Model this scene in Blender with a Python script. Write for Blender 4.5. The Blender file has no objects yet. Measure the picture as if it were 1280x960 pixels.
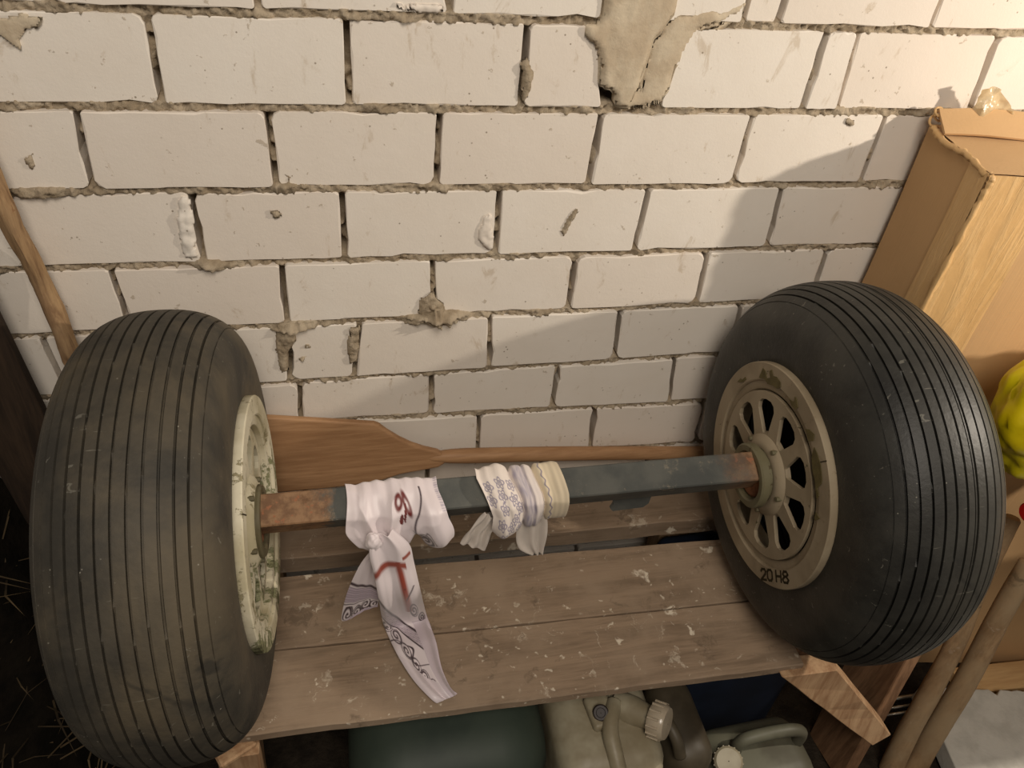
import bpy, bmesh, math, random
import numpy as np
from mathutils import Vector, Matrix, noise
from math import pi, sin, cos, radians

random.seed(7)
scn = bpy.context.scene
C = scn.collection

# ------------------------------------------------------------------ camera, light, exposure
CAM_R = np.array([[0.97651156, 0.06454492, -0.20557024], [-0.19901991, 0.63577561, -0.74577507], [0.08256055, 0.76917055, 0.63368796]])
CAM_C = np.array([0.09723, -1.17487, 0.30469])
FPX = 961.0
cam = bpy.data.cameras.new('camera')
cam.sensor_fit = 'HORIZONTAL'
cam.sensor_width = 36.0
cam.lens = FPX / 1280 * 36
cam.clip_start = 0.02
camo = bpy.data.objects.new('camera', cam)
M = Matrix([list(CAM_R[i]) + [CAM_C[i]] for i in range(3)] + [[0, 0, 0, 1]])
camo.matrix_world = M
C.objects.link(camo)
scn.camera = camo

scn.view_settings.view_transform = 'Standard'
scn.view_settings.look = 'None'
scn.view_settings.gamma = 1.0
scn.view_settings.use_curve_mapping = False
scn.view_settings.exposure = 0.70

wd = bpy.data.worlds.new('world')
scn.world = wd
wd.use_nodes = True
wd.node_tree.nodes['Background'].inputs[0].default_value = (1.0, 0.91, 0.81, 1)
wd.node_tree.nodes['Background'].inputs[1].default_value = 0.10

def lamp(name, kind, loc, energy, color, size, target=None):
    l = bpy.data.lights.new(name, kind)
    l.energy = energy
    l.color = color
    if kind == 'AREA':
        l.shape = 'DISK'
        l.size = size
    else:
        l.shadow_soft_size = size
    o = bpy.data.objects.new(name, l)
    o.location = loc
    if target is not None:
        o.rotation_euler = (Vector(target) - Vector(loc)).to_track_quat('-Z', 'Y').to_euler()
    C.objects.link(o)
    return o

# the work lamp hanging to the right, and an added broad soft fill behind the viewer
lamp('work_lamp', 'POINT', (1.84, -0.80, 0.20), 32.0, (1.0, 0.89, 0.75), 0.022)
lamp('fill_light', 'AREA', (0.25, -2.05, 1.65), 27.0, (1.0, 0.90, 0.78), 1.2, (0.3, -0.1, -0.5))

# ------------------------------------------------------------------ helpers
def ray(px, py):
    return CAM_R @ np.array([(px - 640) / FPX, -(py - 480) / FPX, -1.0])
def atY(px, py, Y):
    d = ray(px, py); return Vector(CAM_C + d * (Y - CAM_C[1]) / d[1])
def atZ(px, py, Z):
    d = ray(px, py); return Vector(CAM_C + d * (Z - CAM_C[2]) / d[2])

def link(o, parent=None):
    C.objects.link(o)
    if parent is not None:
        o.parent = parent
    return o
def tag(o, label=None, cat=None, group=None, kind=None):
    for k, v in (('label', label), ('category', cat), ('group', group), ('kind', kind)):
        if v: o[k] = v
    return o
def thing(name, label, cat, loc=(0, 0, 0), group=None):
    o = bpy.data.objects.new(name, None)
    o.empty_display_size = 0.05
    o.location = loc
    C.objects.link(o)
    return tag(o, label, cat, group)
def mesh_obj(name, verts, faces, mat, parent=None, smooth=False, origin=None):
    """verts are world coordinates; a child is placed relative to its parent's location."""
    off = Vector((0, 0, 0))
    if parent is not None:
        p = parent
        while p is not None:
            off = off + Vector(p.location); p = p.parent
    me = bpy.data.meshes.new(name)
    base = Vector(origin) if origin is not None else off
    me.from_pydata([(v[0] - base.x, v[1] - base.y, v[2] - base.z) for v in verts], [], faces)
    if smooth:
        me.polygons.foreach_set('use_smooth', [True] * len(me.polygons))
    me.update()
    if mat: me.materials.append(mat)
    o = bpy.data.objects.new(name, me)
    o.location = base - off
    return link(o, parent)
def bm_data(bm):
    bm.verts.ensure_lookup_table()
    v = [tuple(x.co) for x in bm.verts]; f = [[l.index for l in p.verts] for p in bm.faces]
    bm.free()
    return v, f
def box_data(size, bevel=0.0, seg=2, mat=None, sub=0):
    bm = bmesh.new()
    bmesh.ops.create_cube(bm, size=1.0)
    for v in bm.verts:
        v.co = Vector((v.co.x * size[0], v.co.y * size[1], v.co.z * size[2]))
    if bevel:
        bmesh.ops.bevel(bm, geom=list(bm.edges), offset=bevel, segments=seg, profile=0.5, affect='EDGES')
    if sub:
        bmesh.ops.subdivide_edges(bm, edges=list(bm.edges), cuts=sub, use_grid_fill=True)
    if mat is not None:
        bm.transform(mat)
    bm.normal_update()
    return bm_data(bm)
def beam_mat(p0, p1, up=(0, 0, 1)):
    p0, p1 = Vector(p0), Vector(p1)
    z = (p1 - p0).normalized(); u = Vector(up)
    x = u.cross(z).normalized(); y = z.cross(x)
    m = Matrix((x, y, z)).transposed().to_4x4(); m.translation = (p0 + p1) / 2
    return m, (p1 - p0).length
def beam_data(p0, p1, w, h, up=(0, 0, 1), bevel=0.003, seg=1):
    m, L = beam_mat(p0, p1, up)
    return box_data((w, h, L), bevel, seg, m)
def smooth_path(pts, n):
    pts = [Vector(p) for p in pts]; out = []
    k = len(pts)
    for i in range(k - 1):
        a, b, c, d = pts[max(i - 1, 0)], pts[i], pts[i + 1], pts[min(i + 2, k - 1)]
        for j in range(n):
            t = j / n
            out.append(0.5 * ((2 * b) + (c - a) * t + (2 * a - 5 * b + 4 * c - d) * t * t + (3 * b - a - 3 * c + d) * t ** 3))
    out.append(pts[-1])
    return out
def tube_data(pts, radii, n=12, caps=True, wob=0.0, seed=0.0, twist=0):
    V, F = [], []
    pts = [Vector(p) for p in pts]
    if not hasattr(radii, '__len__'): radii = [radii] * len(pts)
    ref = None
    for i, p in enumerate(pts):
        t = (pts[min(i + 1, len(pts) - 1)] - pts[max(i - 1, 0)]).normalized()
        if ref is None:
            ref = t.orthogonal().normalized()
        u = (ref - t * ref.dot(t)).normalized(); ref = u; v = t.cross(u)
        for k in range(n):
            a = 2 * pi * k / n
            r = radii[i]
            if wob:
                r *= 1 + wob * noise.noise(Vector((cos(a) * 1.5 + seed, sin(a) * 1.5, i * 0.35 + seed)))
            V.append(p + (u * cos(a) + v * sin(a)) * r)
    for i in range(len(pts) - 1):
        for k in range(n):
            F.append([i * n + k, i * n + (k + 1) % n, (i + 1) * n + (k + 1) % n, (i + 1) * n + k])
    if caps:
        F.append(list(range(n))[::-1]); F.append([(len(pts) - 1) * n + k for k in range(n)])
    return V, F
def merge(*vf):
    V, F = [], []
    for v, f in vf:
        b = len(V); V += [tuple(x) for x in v]; F += [[i + b for i in p] for p in f]
    return V, F
def set_color(o, cols, name='Print'):
    a = o.data.color_attributes.new(name, 'FLOAT_COLOR', 'POINT')
    a.data.foreach_set('color', np.array([(c[0], c[1], c[2], 1.0) for c in cols], dtype=np.float32).ravel())
def lin(r, g, b):
    f = lambda c: ((c / 255 + 0.055) / 1.055) ** 2.4 if c > 10 else c / 255 / 12.92
    return (f(r), f(g), f(b), 1)

# ------------------------------------------------------------------ materials
class NT:
    def __init__(s, name):
        s.m = bpy.data.materials.new(name); s.m.use_nodes = True
        s.t = s.m.node_tree; s.n = s.t.nodes; s.b = s.n['Principled BSDF']
    def new(s, ty, **kw):
        x = s.n.new(ty)
        for k, v in kw.items(): setattr(x, k, v)
        return x
    def ln(s, a, b): s.t.links.new(a, b)
    def put(s, sock, v):
        if hasattr(v, 'is_linked') or isinstance(v, bpy.types.NodeSocket): s.ln(v, sock)
        else: sock.default_value = v
    def coord(s, kind='pos'):
        if kind == 'pos': return s.new('ShaderNodeNewGeometry').outputs['Position']
        return s.new('ShaderNodeTexCoord').outputs['Object']
    def mapv(s, v, scale=(1, 1, 1), loc=(0, 0, 0), rot=(0, 0, 0)):
        m = s.new('ShaderNodeMapping'); s.ln(v, m.inputs[0])
        m.inputs['Scale'].default_value = scale; m.inputs['Location'].default_value = loc; m.inputs['Rotation'].default_value = rot
        return m.outputs[0]
    def noise(s, v, scale, detail=4, rough=0.55, dist=0.0):
        x = s.new('ShaderNodeTexNoise'); s.ln(v, x.inputs['Vector'])
        x.inputs['Scale'].default_value = scale; x.inputs['Detail'].default_value = detail
        x.inputs['Roughness'].default_value = rough; x.inputs['Distortion'].default_value = dist
        return x.outputs[0]
    def voro(s, v, scale, feature='F1'):
        x = s.new('ShaderNodeTexVoronoi', feature=feature); s.ln(v, x.inputs['Vector']); x.inputs['Scale'].default_value = scale
        return x.outputs['Distance']
    def ramp(s, f, lo, hi, a=0.0, b=1.0):
        x = s.new('ShaderNodeMapRange', interpolation_type='SMOOTHSTEP'); s.ln(f, x.inputs[0])
        x.inputs[1].default_value = lo; x.inputs[2].default_value = hi; x.inputs[3].default_value = a; x.inputs[4].default_value = b
        return x.outputs[0]
    def math(s, op, a, b=0.0, c=None):
        x = s.new('ShaderNodeMath', operation=op); s.put(x.inputs[0], a); s.put(x.inputs[1], b)
        if c is not None: s.put(x.inputs[2], c)
        return x.outputs[0]
    def mix(s, f, a, b):
        x = s.new('ShaderNodeMix', data_type='RGBA'); s.put(x.inputs[0], f); s.put(x.inputs[6], a); s.put(x.inputs[7], b)
        return x.outputs[2]
    def bump(s, h, strength, dist):
        x = s.new('ShaderNodeBump'); s.ln(h, x.inputs['Height'])
        x.inputs['Strength'].default_value = strength; x.inputs['Distance'].default_value = dist
        s.ln(x.outputs[0], s.b.inputs['Normal'])
    def done(s, col, rough=0.8, spec=0.3, metal=0.0):
        s.put(s.b.inputs['Base Color'], col); s.put(s.b.inputs['Roughness'], rough)
        s.b.inputs['Specular IOR Level'].default_value = spec; s.b.inputs['Metallic'].default_value = metal
        return s.m
    def random(s): return s.new('ShaderNodeObjectInfo').outputs['Random']

def mat_brick():
    n = NT('white_silicate_brick'); p = n.coord()
    col = n.mix(n.noise(p, 9, 3), lin(226, 216, 203), lin(236, 229, 219))
    col = n.mix(n.ramp(n.random(), 0, 1, 0, 0.45), col, lin(218, 204, 190))
    st = n.ramp(n.noise(n.mapv(p, (1, 1, 0.45)), 24, 6, 0.68, 0.6), 0.60, 0.70)            # smeared mortar stains
    col = n.mix(n.math('MULTIPLY', st, 0.55), col, lin(190, 172, 148))
    rub = n.ramp(n.noise(p, 46, 4, 0.65), 0.655, 0.69)
    col = n.mix(n.math('MULTIPLY', rub, 0.55), col, lin(165, 148, 124))
    sp = n.ramp(n.voro(p, 62), 0.07, 0.12, 1, 0)
    gate = n.ramp(n.noise(p, 11, 2), 0.55, 0.62)
    col = n.mix(n.math('MULTIPLY', n.math('MULTIPLY', sp, gate), 0.75), col, lin(120, 105, 85))
    h = n.math('ADD', n.math('MULTIPLY', n.noise(p, 260, 4, 0.7), 0.35), n.math('MULTIPLY', n.noise(p, 22, 5, 0.6), 1.0))
    h = n.math('ADD', h, n.math('MULTIPLY', rub, 0.5))
    n.bump(h, 0.3, 0.003)
    return n.done(col, 0.92, 0.15)
def mat_mortar(name, c1, c2, fine=170, d=0.006):
    n = NT(name); p = n.coord()
    col = n.mix(n.ramp(n.noise(p, 20, 5, 0.6), 0.35, 0.65), lin(*c1), lin(*c2))
    n.bump(n.math('ADD', n.noise(p, fine, 5, 0.7), n.math('MULTIPLY', n.noise(p, 60, 3), 0.8)), 0.6, d)
    return n.done(col, 0.95, 0.1)
def mat_wood(name, base, dark, axis='X', dust=None, scale=1.0, splat=0.0, splatcol=(222, 210, 190), rough=0.75, use='pos', grain=0.25, ringcol=None):
    n = NT(name); p = n.coord(use)
    st = {'X': (1.2, 14, 14), 'Y': (14, 1.2, 14), 'Z': (14, 14, 1.2)}[axis]
    st = tuple(s * scale for s in st)
    g = n.noise(n.mapv(p, st), 2.2, 6, 0.6, 1.1)
    f = n.noise(n.mapv(p, tuple(s * 5 for s in st)), 3.0, 4, 0.6)
    col = n.mix(n.ramp(n.math('ADD', n.math('MULTIPLY', g, 0.7), n.math('MULTIPLY', f, 0.3)), 0.36, 0.64), lin(*dark), lin(*base))
    if dust:
        col = n.mix(n.ramp(n.noise(p, 7, 5, 0.6), 0.35, 0.68, 0.15, 0.95), col, lin(*dust))
    if splat:
        wn = n.new('ShaderNodeTexNoise'); n.ln(p, wn.inputs['Vector']); wn.inputs['Scale'].default_value = 38; wn.inputs['Detail'].default_value = 3
        va = n.new('ShaderNodeVectorMath', operation='MULTIPLY_ADD'); n.ln(wn.outputs[1], va.inputs[0]); va.inputs[1].default_value = (0.045, 0.045, 0.045); n.ln(p, va.inputs[2])
        w = va.outputs[0]
        big = n.ramp(n.voro(n.mapv(w, (1, 1.3, 1)), 13), 0.13, 0.22, 1, 0)
        gate = n.ramp(n.noise(w, 23, 4, 0.7), 0.53, 0.60)
        sm = n.ramp(n.voro(w, 48), 0.08, 0.22, 1, 0)
        gate2 = n.ramp(n.noise(w, 8, 3), 0.48, 0.6)
        bl = n.ramp(n.noise(w, 19, 6, 0.72, 0.8), 0.60, 0.68)
        tot = n.math('MAXIMUM', n.math('MAXIMUM', n.math('MULTIPLY', big, gate), n.math('MULTIPLY', n.math('MULTIPLY', sm, gate2), 0.8)), n.math('MULTIPLY', bl, 0.5))
        col = n.mix(n.math('MULTIPLY', tot, splat), col, lin(*splatcol))
        dk = n.ramp(n.noise(w, 13, 5, 0.65, 0.5), 0.59, 0.70)
        col = n.mix(n.math('MULTIPLY', dk, 0.5), col, lin(70, 58, 46))
    n.bump(n.math('ADD', n.math('MULTIPLY', g, 0.6), n.math('MULTIPLY', f, 0.6)), grain, 0.003)
    return n.done(col, rough, 0.25)
def mat_rubber(name, base, worn, dust, dustamt, rough=0.62):
    n = NT(name); p = n.coord('obj')
    col = n.mix(n.ramp(n.noise(p, 11, 5, 0.65), 0.38, 0.62), lin(*base), lin(*worn))
    d = n.ramp(n.noise(p, 5.0, 5, 0.65, 0.4), 0.40, 0.66)
    col = n.mix(n.math('MULTIPLY', d, dustamt), col, lin(*dust))
    blk = n.ramp(n.noise(p, 9, 4, 0.6, 0.6), 0.63, 0.72)
    col = n.mix(n.math('MULTIPLY', blk, 0.65), col, lin(34, 34, 32))
    fl = n.ramp(n.voro(p, 85), 0.06, 0.12, 1, 0)
    g = n.ramp(n.noise(p, 16, 3), 0.56, 0.64)
    col = n.mix(n.math('MULTIPLY', n.math('MULTIPLY', fl, g), 0.5), col, lin(170, 165, 150))
    sc = n.ramp(n.noise(n.mapv(p, (3, 26, 26)), 3, 4, 0.6, 1.2), 0.66, 0.70)
    col = n.mix(n.math('MULTIPLY', sc, 0.35), col, lin(140, 136, 124))
    n.bump(n.math('ADD', n.noise(p, 120, 4, 0.6), n.math('MULTIPLY', n.noise(p, 18, 3), 0.7)), 0.2, 0.003)
    return n.done(col, rough, 0.35)
def mat_paint(name, paint, under, amount, stain, rough=0.6, cs=17):
    """flaking paint: object coordinates run along the wheel axis (x) and across the disc (y, z)."""
    n = NT(name); p = n.coord('obj')
    ch = n.noise(p, cs, 6, 0.68, 0.5)
    chip = n.ramp(ch, amount, amount + 0.012)
    col = n.mix(n.ramp(n.noise(p, 8, 4), 0.4, 0.62), lin(*paint), lin(*stain))
    col = n.mix(n.ramp(n.noise(p, 60, 3, 0.7), 0.62, 0.75, 0, 0.5), col, lin(110, 90, 66))
    col = n.mix(chip, col, lin(*under))
    n.bump(n.math('ADD', n.math('MULTIPLY', chip, -0.8), n.math('MULTIPLY', n.noise(p, 90, 3), 0.3)), 0.5, 0.002)
    return n.done(col, rough, 0.35)
def mat_rim_l():
    n = NT('flaking_cream_over_green'); p = n.coord('obj')
    sx = n.new('ShaderNodeSeparateXYZ'); n.ln(p, sx.inputs[0])
    low = n.ramp(sx.outputs[2], -0.03, 0.0, 1, 0)                # the lower half rim is the greener casting
    q = n.mapv(p, (1.0, 1.6, 0.9))
    big = n.noise(q, 19, 8, 0.75, 0.0); fine = n.noise(q, 60, 5, 0.7)
    f = n.math('ADD', n.math('ADD', n.math('MULTIPLY', big, 0.75), n.math('MULTIPLY', fine, 0.25)), n.math('MULTIPLY', low, 0.055))
    chip = n.ramp(f, 0.562, 0.578); deep = n.ramp(f, 0.622, 0.635)
    col = n.mix(n.ramp(n.noise(p, 9, 4), 0.38, 0.62), lin(214, 206, 182), lin(178, 168, 138))
    col = n.mix(n.ramp(fine, 0.6, 0.7, 0, 0.6), col, lin(132, 120, 90))
    col = n.mix(chip, col, n.mix(low, lin(150, 140, 110), lin(136, 136, 102)))
    col = n.mix(deep, col, lin(86, 84, 58))
    n.bump(n.math('ADD', n.math('MULTIPLY', chip, -0.8), n.math('MULTIPLY', fine, 0.5)), 0.6, 0.002)
    return n.done(col, 0.65, 0.35)
def mat_plain(name, c, rough=0.6, spec=0.3, metal=0.0, var=None, scale=12, bump=0.0, bscale=60, use='pos', trans=0.0, alpha=None):
    n = NT(name); p = n.coord(use)
    col = lin(*c)
    if var:
        col = n.mix(n.ramp(n.noise(p, scale, 4, 0.6), 0.38, 0.66), lin(*c), lin(*var))
    if bump: n.bump(n.noise(p, bscale, 4, 0.6), bump, 0.004)
    n.done(col, rough, spec, metal)
    if trans: n.b.inputs['Transmission Weight'].default_value = trans
    return n.m
def mat_print(name, rough=0.45, sheen=0.3):
    n = NT(name)
    a = n.new('ShaderNodeAttribute'); a.attribute_name = 'Print'
    p = n.coord()
    n.bump(n.noise(p, 900, 2), 0.06, 0.001)
    n.done(a.outputs['Color'], rough, 0.4)
    n.b.inputs['Sheen Weight'].default_value = sheen
    return n.m
def mat_cardboard(name, a, b, gloss=0.0, streak=0.0):
    n = NT(name); p = n.coord('obj')
    fl = n.noise(n.mapv(p, (60, 60, 1.0)), 3, 3)
    col = n.mix(n.noise(p, 5, 4), lin(*a), lin(*b))
    if streak:
        s = n.ramp(n.noise(n.mapv(p, (20, 20, 2.6)), 2.2, 5, 0.6, 0.8), 0.42, 0.66)
        col = n.mix(n.math('MULTIPLY', s, streak), col, lin(232, 208, 164))
        n.bump(n.math('ADD', s, n.noise(p, 40, 3)), 0.3, 0.003)
    else:
        n.bump(n.math('ADD', fl, n.math('MULTIPLY', n.noise(p, 9, 3), 2)), 0.15, 0.004)
    return n.done(col, 0.75 - 0.45 * gloss, 0.25 + 0.2 * gloss)

B_BRICK = mat_brick()
B_MORTAR = mat_mortar('crumbly_mortar', (182, 167, 145), (152, 136, 114))
B_PATCH = mat_mortar('smeared_mortar', (200, 186, 163), (186, 169, 145), 90, 0.0022)
B_FLOOR = mat_mortar('dirt_floor', (54, 47, 39), (36, 31, 26), 60, 0.01)
M_PLANK = mat_wood('dusty_plank', (150, 128, 106), (114, 96, 78), 'X', (154, 134, 113), 1.0, 0.85)
M_LEG = mat_wood('bare_pine', (182, 150, 116), (146, 112, 82), 'Z', None, 0.8, 0.0)
M_POST = mat_wood('brown_post', (142, 108, 80), (104, 76, 54), 'Z', None, 1.0, 0.0)
M_OAR = mat_wood('varnished_beech', (182, 142, 104), (152, 114, 80), 'X', None, 0.8, 0.0, rough=0.5)
M_OAR_EDGE = mat_wood('pale_blade_edge', (214, 172, 124), (196, 150, 104), 'X', None, 0.8, 0.0, rough=0.5)
M_POLE = mat_wood('dusty_pole', (166, 134, 98), (128, 100, 70), 'Z', (160, 138, 108), 1.0, 0.15)
M_BRANCH = mat_wood('barked_branch', (188, 154, 112), (104, 74, 50), 'Z', (164, 136, 104), 0.9, 0.45, (120, 70, 40), grain=0.7)
M_DARKBOARD = mat_wood('dark_board', (64, 50, 38), (40, 31, 24), 'Z', None, 0.8, 0.0)
M_TYRE_L = mat_rubber('dusty_rubber', (52, 49, 43), (68, 63, 54), (94, 84, 67), 0.75, 0.66)
M_TYRE_R = mat_rubber('dark_rubber', (37, 36, 33), (50, 49, 45), (72, 68, 60), 0.30, 0.48)
M_RIM_L = mat_rim_l()
M_RIM_R = mat_paint('beige_over_olive', (152, 138, 115), (80, 72, 46), 0.66, (132, 118, 96))
M_HUB = mat_paint('olive_hub_metal', (108, 102, 78), (82, 72, 50), 0.60, (90, 82, 60), 0.5)
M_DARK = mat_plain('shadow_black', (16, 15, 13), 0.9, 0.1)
M_INK = mat_plain('dark_olive_ink', (52, 44, 28), 0.8, 0.2)
M_CHIP = mat_plain('bare_olive_primer', (98, 88, 54), 0.7, 0.3, var=(82, 72, 42), scale=60)

# ------------------------------------------------------------------ setting: floor and brick wall
FLOOR_Z = -1.55
floor = mesh_obj('floor', [(-3, -3.5, FLOOR_Z), (4, -3.5, FLOOR_Z), (4, 0.3, FLOOR_Z), (-3, 0.3, FLOOR_Z)], [[0, 1, 2, 3]], B_FLOOR)
floor['kind'] = 'structure'

LINES = [(0, .1300), (0.0061, 0.0003), (0.0023, -0.1307), (-0.0037, -0.2598), (-0.0031, -0.3921), (-0.0003, -0.5187), (0.0056, -0.6533),
         (-0.0253, -0.7595), (-0.0377, -0.8781), (-0.02, -1.005), (0, -1.13), (0, -1.255), (0, -1.38), (0, -1.505)]
JOINTS = [
 [(0.008, 0.008), (0.271, 0.271), (0.501, 0.501), (0.731, 0.728), (0.792, 0.787), (1.064, 1.062)],
 [(-0.137, -0.14), (0.125, 0.123), (0.386, 0.387), (0.496, 0.524), (0.612, 0.618), (0.879, 0.878), (0.937, 0.946), (1.203, 1.211)],
 [(-0.255, -0.261), (0.003, 0.004), (0.26, 0.257), (0.522, 0.518), (0.789, 0.787), (1.048, 1.049)],
 [(-0.383, -0.384), (-0.126, -0.125), (0.104, 0.102), (0.364, 0.365), (0.63, 0.626), (0.89, 0.898)],
 [(-0.27, -0.263), (-0.003, -0.005), (0.253, 0.258), (0.516, 0.516), (0.778, 0.783), (1.034, 1.04)],
 [(-0.406, -0.397), (-0.007, -0.014), (0.121, 0.106), (0.364, 0.37), (0.624, 0.633)],
 [(0.003, -0.003), (0.256, 0.256), (0.514, 0.515), (0.77, 0.785)],
 [(0.357, 0.359), (0.613, 0.62)],
 [(0.25, 0.25)], [(0.38, 0.38)], [(0.25, 0.25)], [(0.38, 0.38)], [(0.25, 0.25)],
]
XL, XR = -1.45, 2.45
for r in JOINTS:
    while r[0][0] - 0.26 > XL: r.insert(0, (r[0][0] - 0.26, r[0][1] - 0.26))
    while r[-1][0] + 0.26 < XR: r.append((r[-1][0] + 0.26, r[-1][1] + 0.26))

# bedding mortar: a fine relief sheet that carries the bricks
gx = np.arange(-0.62, 1.46, 0.0028); gz = np.arange(-1.03, 0.135, 0.0028)
X, Z = np.meshgrid(gx, gz)
def vnoise(x, z, f, seed):
    rs = np.random.RandomState(seed); T = rs.rand(512, 512)
    a, b = x * f + 37.3, z * f + 91.7
    i, j = np.floor(a).astype(int), np.floor(b).astype(int); u, v = a - i, b - j
    u, v = u * u * (3 - 2 * u), v * v * (3 - 2 * v)
    g = lambda p, q: T[p % 512, q % 512]
    return (g(i, j) * (1 - u) + g(i + 1, j) * u) * (1 - v) + (g(i, j + 1) * (1 - u) + g(i + 1, j + 1) * u) * v
dist = np.full(X.shape, 9.0)
for a, b in LINES: dist = np.minimum(dist, np.abs(Z - (a * X + b)))
n1, n2, n3 = vnoise(X, Z, 22, 1), vnoise(X, Z, 75, 2), vnoise(X, Z, 190, 3)
n4 = vnoise(X, Z, 320, 4)
crumb = 0.010 * (n2 - 0.5) + 0.009 * (n3 - 0.5) + 0.005 * (n4 - 0.5)
bed = 0.0040 + 0.010 * (n1 - 0.5) + crumb + 0.010 * np.clip((0.30 - n2) * 5, 0, 1)
deep = 0.055 - 0.047 * np.clip((n1 * .6 + n2 * .4 - 0.56) * 6, 0, 1) + 0.010 * (n2 - 0.5)
w = np.clip((dist - 0.008) / 0.008, 0, 1)
Yb = bed * (1 - w) + np.maximum(deep, bed) * w
for (cx, cz, rr_, h) in ((0.262, -0.505, .05, .034), (0.28, -0.51, .025, .014), (0.003, -0.545, .045, .03), (0.0, -0.60, .03, .02), (0.275, -0.725, .03, .01), (0.115, -0.565, .022, .03), (-0.12, -0.39, .02, .02), (0.02, -0.25, .03, .012), (-0.33, -.255, .04, .012)):
    Yb -= h * np.exp(-(((X - cx) ** 2 + ((Z - cz) * 1.3) ** 2) / rr_ ** 2) * (0.7 + n2)) * (0.5 + n3)
nz, nx = X.shape
V = np.stack([X.ravel(), Yb.ravel(), Z.ravel()], 1)
idx = np.arange(nx * nz).reshape(nz, nx)
Fq = np.stack([idx[:-1, :-1].ravel(), idx[:-1, 1:].ravel(), idx[1:, 1:].ravel(), idx[1:, :-1].ravel()], 1)
wall_v, wall_f = box_data((4.2, 0.10, 1.75), 0, 1, Matrix.Translation((0.5, 0.10, -0.64)))
wall = mesh_obj('wall_back', wall_v, wall_f, B_MORTAR)
wall['kind'] = 'structure'
me = bpy.data.meshes.new('mortar_bed')
me.vertices.add(len(V)); me.vertices.foreach_set('co', V.ravel())
me.loops.add(Fq.size); me.loops.foreach_set('vertex_index', Fq.ravel().astype(np.int32))
me.polygons.add(len(Fq)); me.polygons.foreach_set('loop_start', np.arange(0, Fq.size, 4, dtype=np.int32))
me.polygons.foreach_set('use_smooth', np.ones(len(Fq), dtype=bool))
me.update(calc_edges=True); me.validate()
me.materials.append(B_MORTAR)
tag(link(bpy.data.objects.new('mortar_bed', me), wall), kind='stuff')

rb = random.Random(11)
def brick(x0t, x1t, x0b, x1b, lt, lb):
    """a brick face with slightly broken arrises; x at the top and bottom of each end, mortar lines above and below."""
    g, gv = 0.0056, 0.0048
    zt = lambda x: lt[0] * x + lt[1] - g
    zb = lambda x: lb[0] * x + lb[1] + g
    tl, tr, br, bl = [(x0t + gv, zt(x0t)), (x1t - gv, zt(x1t)), (x1b - gv, zb(x1b)), (x0b + gv, zb(x0b))]
    out = []
    cs = [tl, tr, br, bl]
    for i in range(4):
        p, c, q = np.array(cs[i - 1]), np.array(cs[i]), np.array(cs[(i + 1) % 4])
        ra = rb.choice([.003, .004, .005, .008, .013])
        a = c + (p - c) / np.linalg.norm(p - c) * ra; b = c + (q - c) / np.linalg.norm(q - c) * ra
        out += [a, 0.25 * a + 0.5 * c + 0.25 * b + (0.5 * (a + b) - c) * 0.15, b]
        L = np.linalg.norm(q - c); k = 6 if L > 0.18 else 3
        nrm = np.array([(q - c)[1], -(q - c)[0]]) / L
        for j in range(k):
            t = (j + 1 + rb.uniform(-.4, .4)) / (k + 1)
            out.append(c + (q - c) * t + nrm * (rb.uniform(-0.0008, .0012) + (rb.uniform(.001, .004) if rb.random() < .12 else 0)))
    out = np.array(out); cen = out.mean(0); n = len(out)
    y0 = rb.uniform(-0.0035, 0.003); tl_, tz = rb.uniform(-.012, .012), rb.uniform(-.015, .015)
    V, F = [], []
    for inset, dy in ((0.0015, 0.0), (0.0, 0.0018), (0.0, 0.062)):
        for p in out:
            d = cen - p; q = p + d / np.linalg.norm(d) * inset * rb.choice((.4, .7, 1.0, 1.3, 2.4)) if inset else p
            V.append((q[0], y0 + dy + (q[0] - cen[0]) * tl_ + (q[1] - cen[1]) * tz, q[1]))
    F.append(list(range(n)))
    for s in range(2):
        for i in range(n):
            F.append([s * n + i, (s + 1) * n + i, (s + 1) * n + (i + 1) % n, s * n + (i + 1) % n])
    return V, F, (cen[0], 0.03, cen[1])
for r, row in enumerate(JOINTS):
    for (a, b) in zip(row[:-1], row[1:]):
        if r == 1 and abs(a[0] - 0.496) < .01: continue        # the gap filled by the smeared mortar patch
        V_, F_, cen = brick(a[0], b[0], a[1], b[1], LINES[r], LINES[r + 1])
        mesh_obj('brick', V_, F_, B_BRICK, wall, origin=cen)

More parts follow.
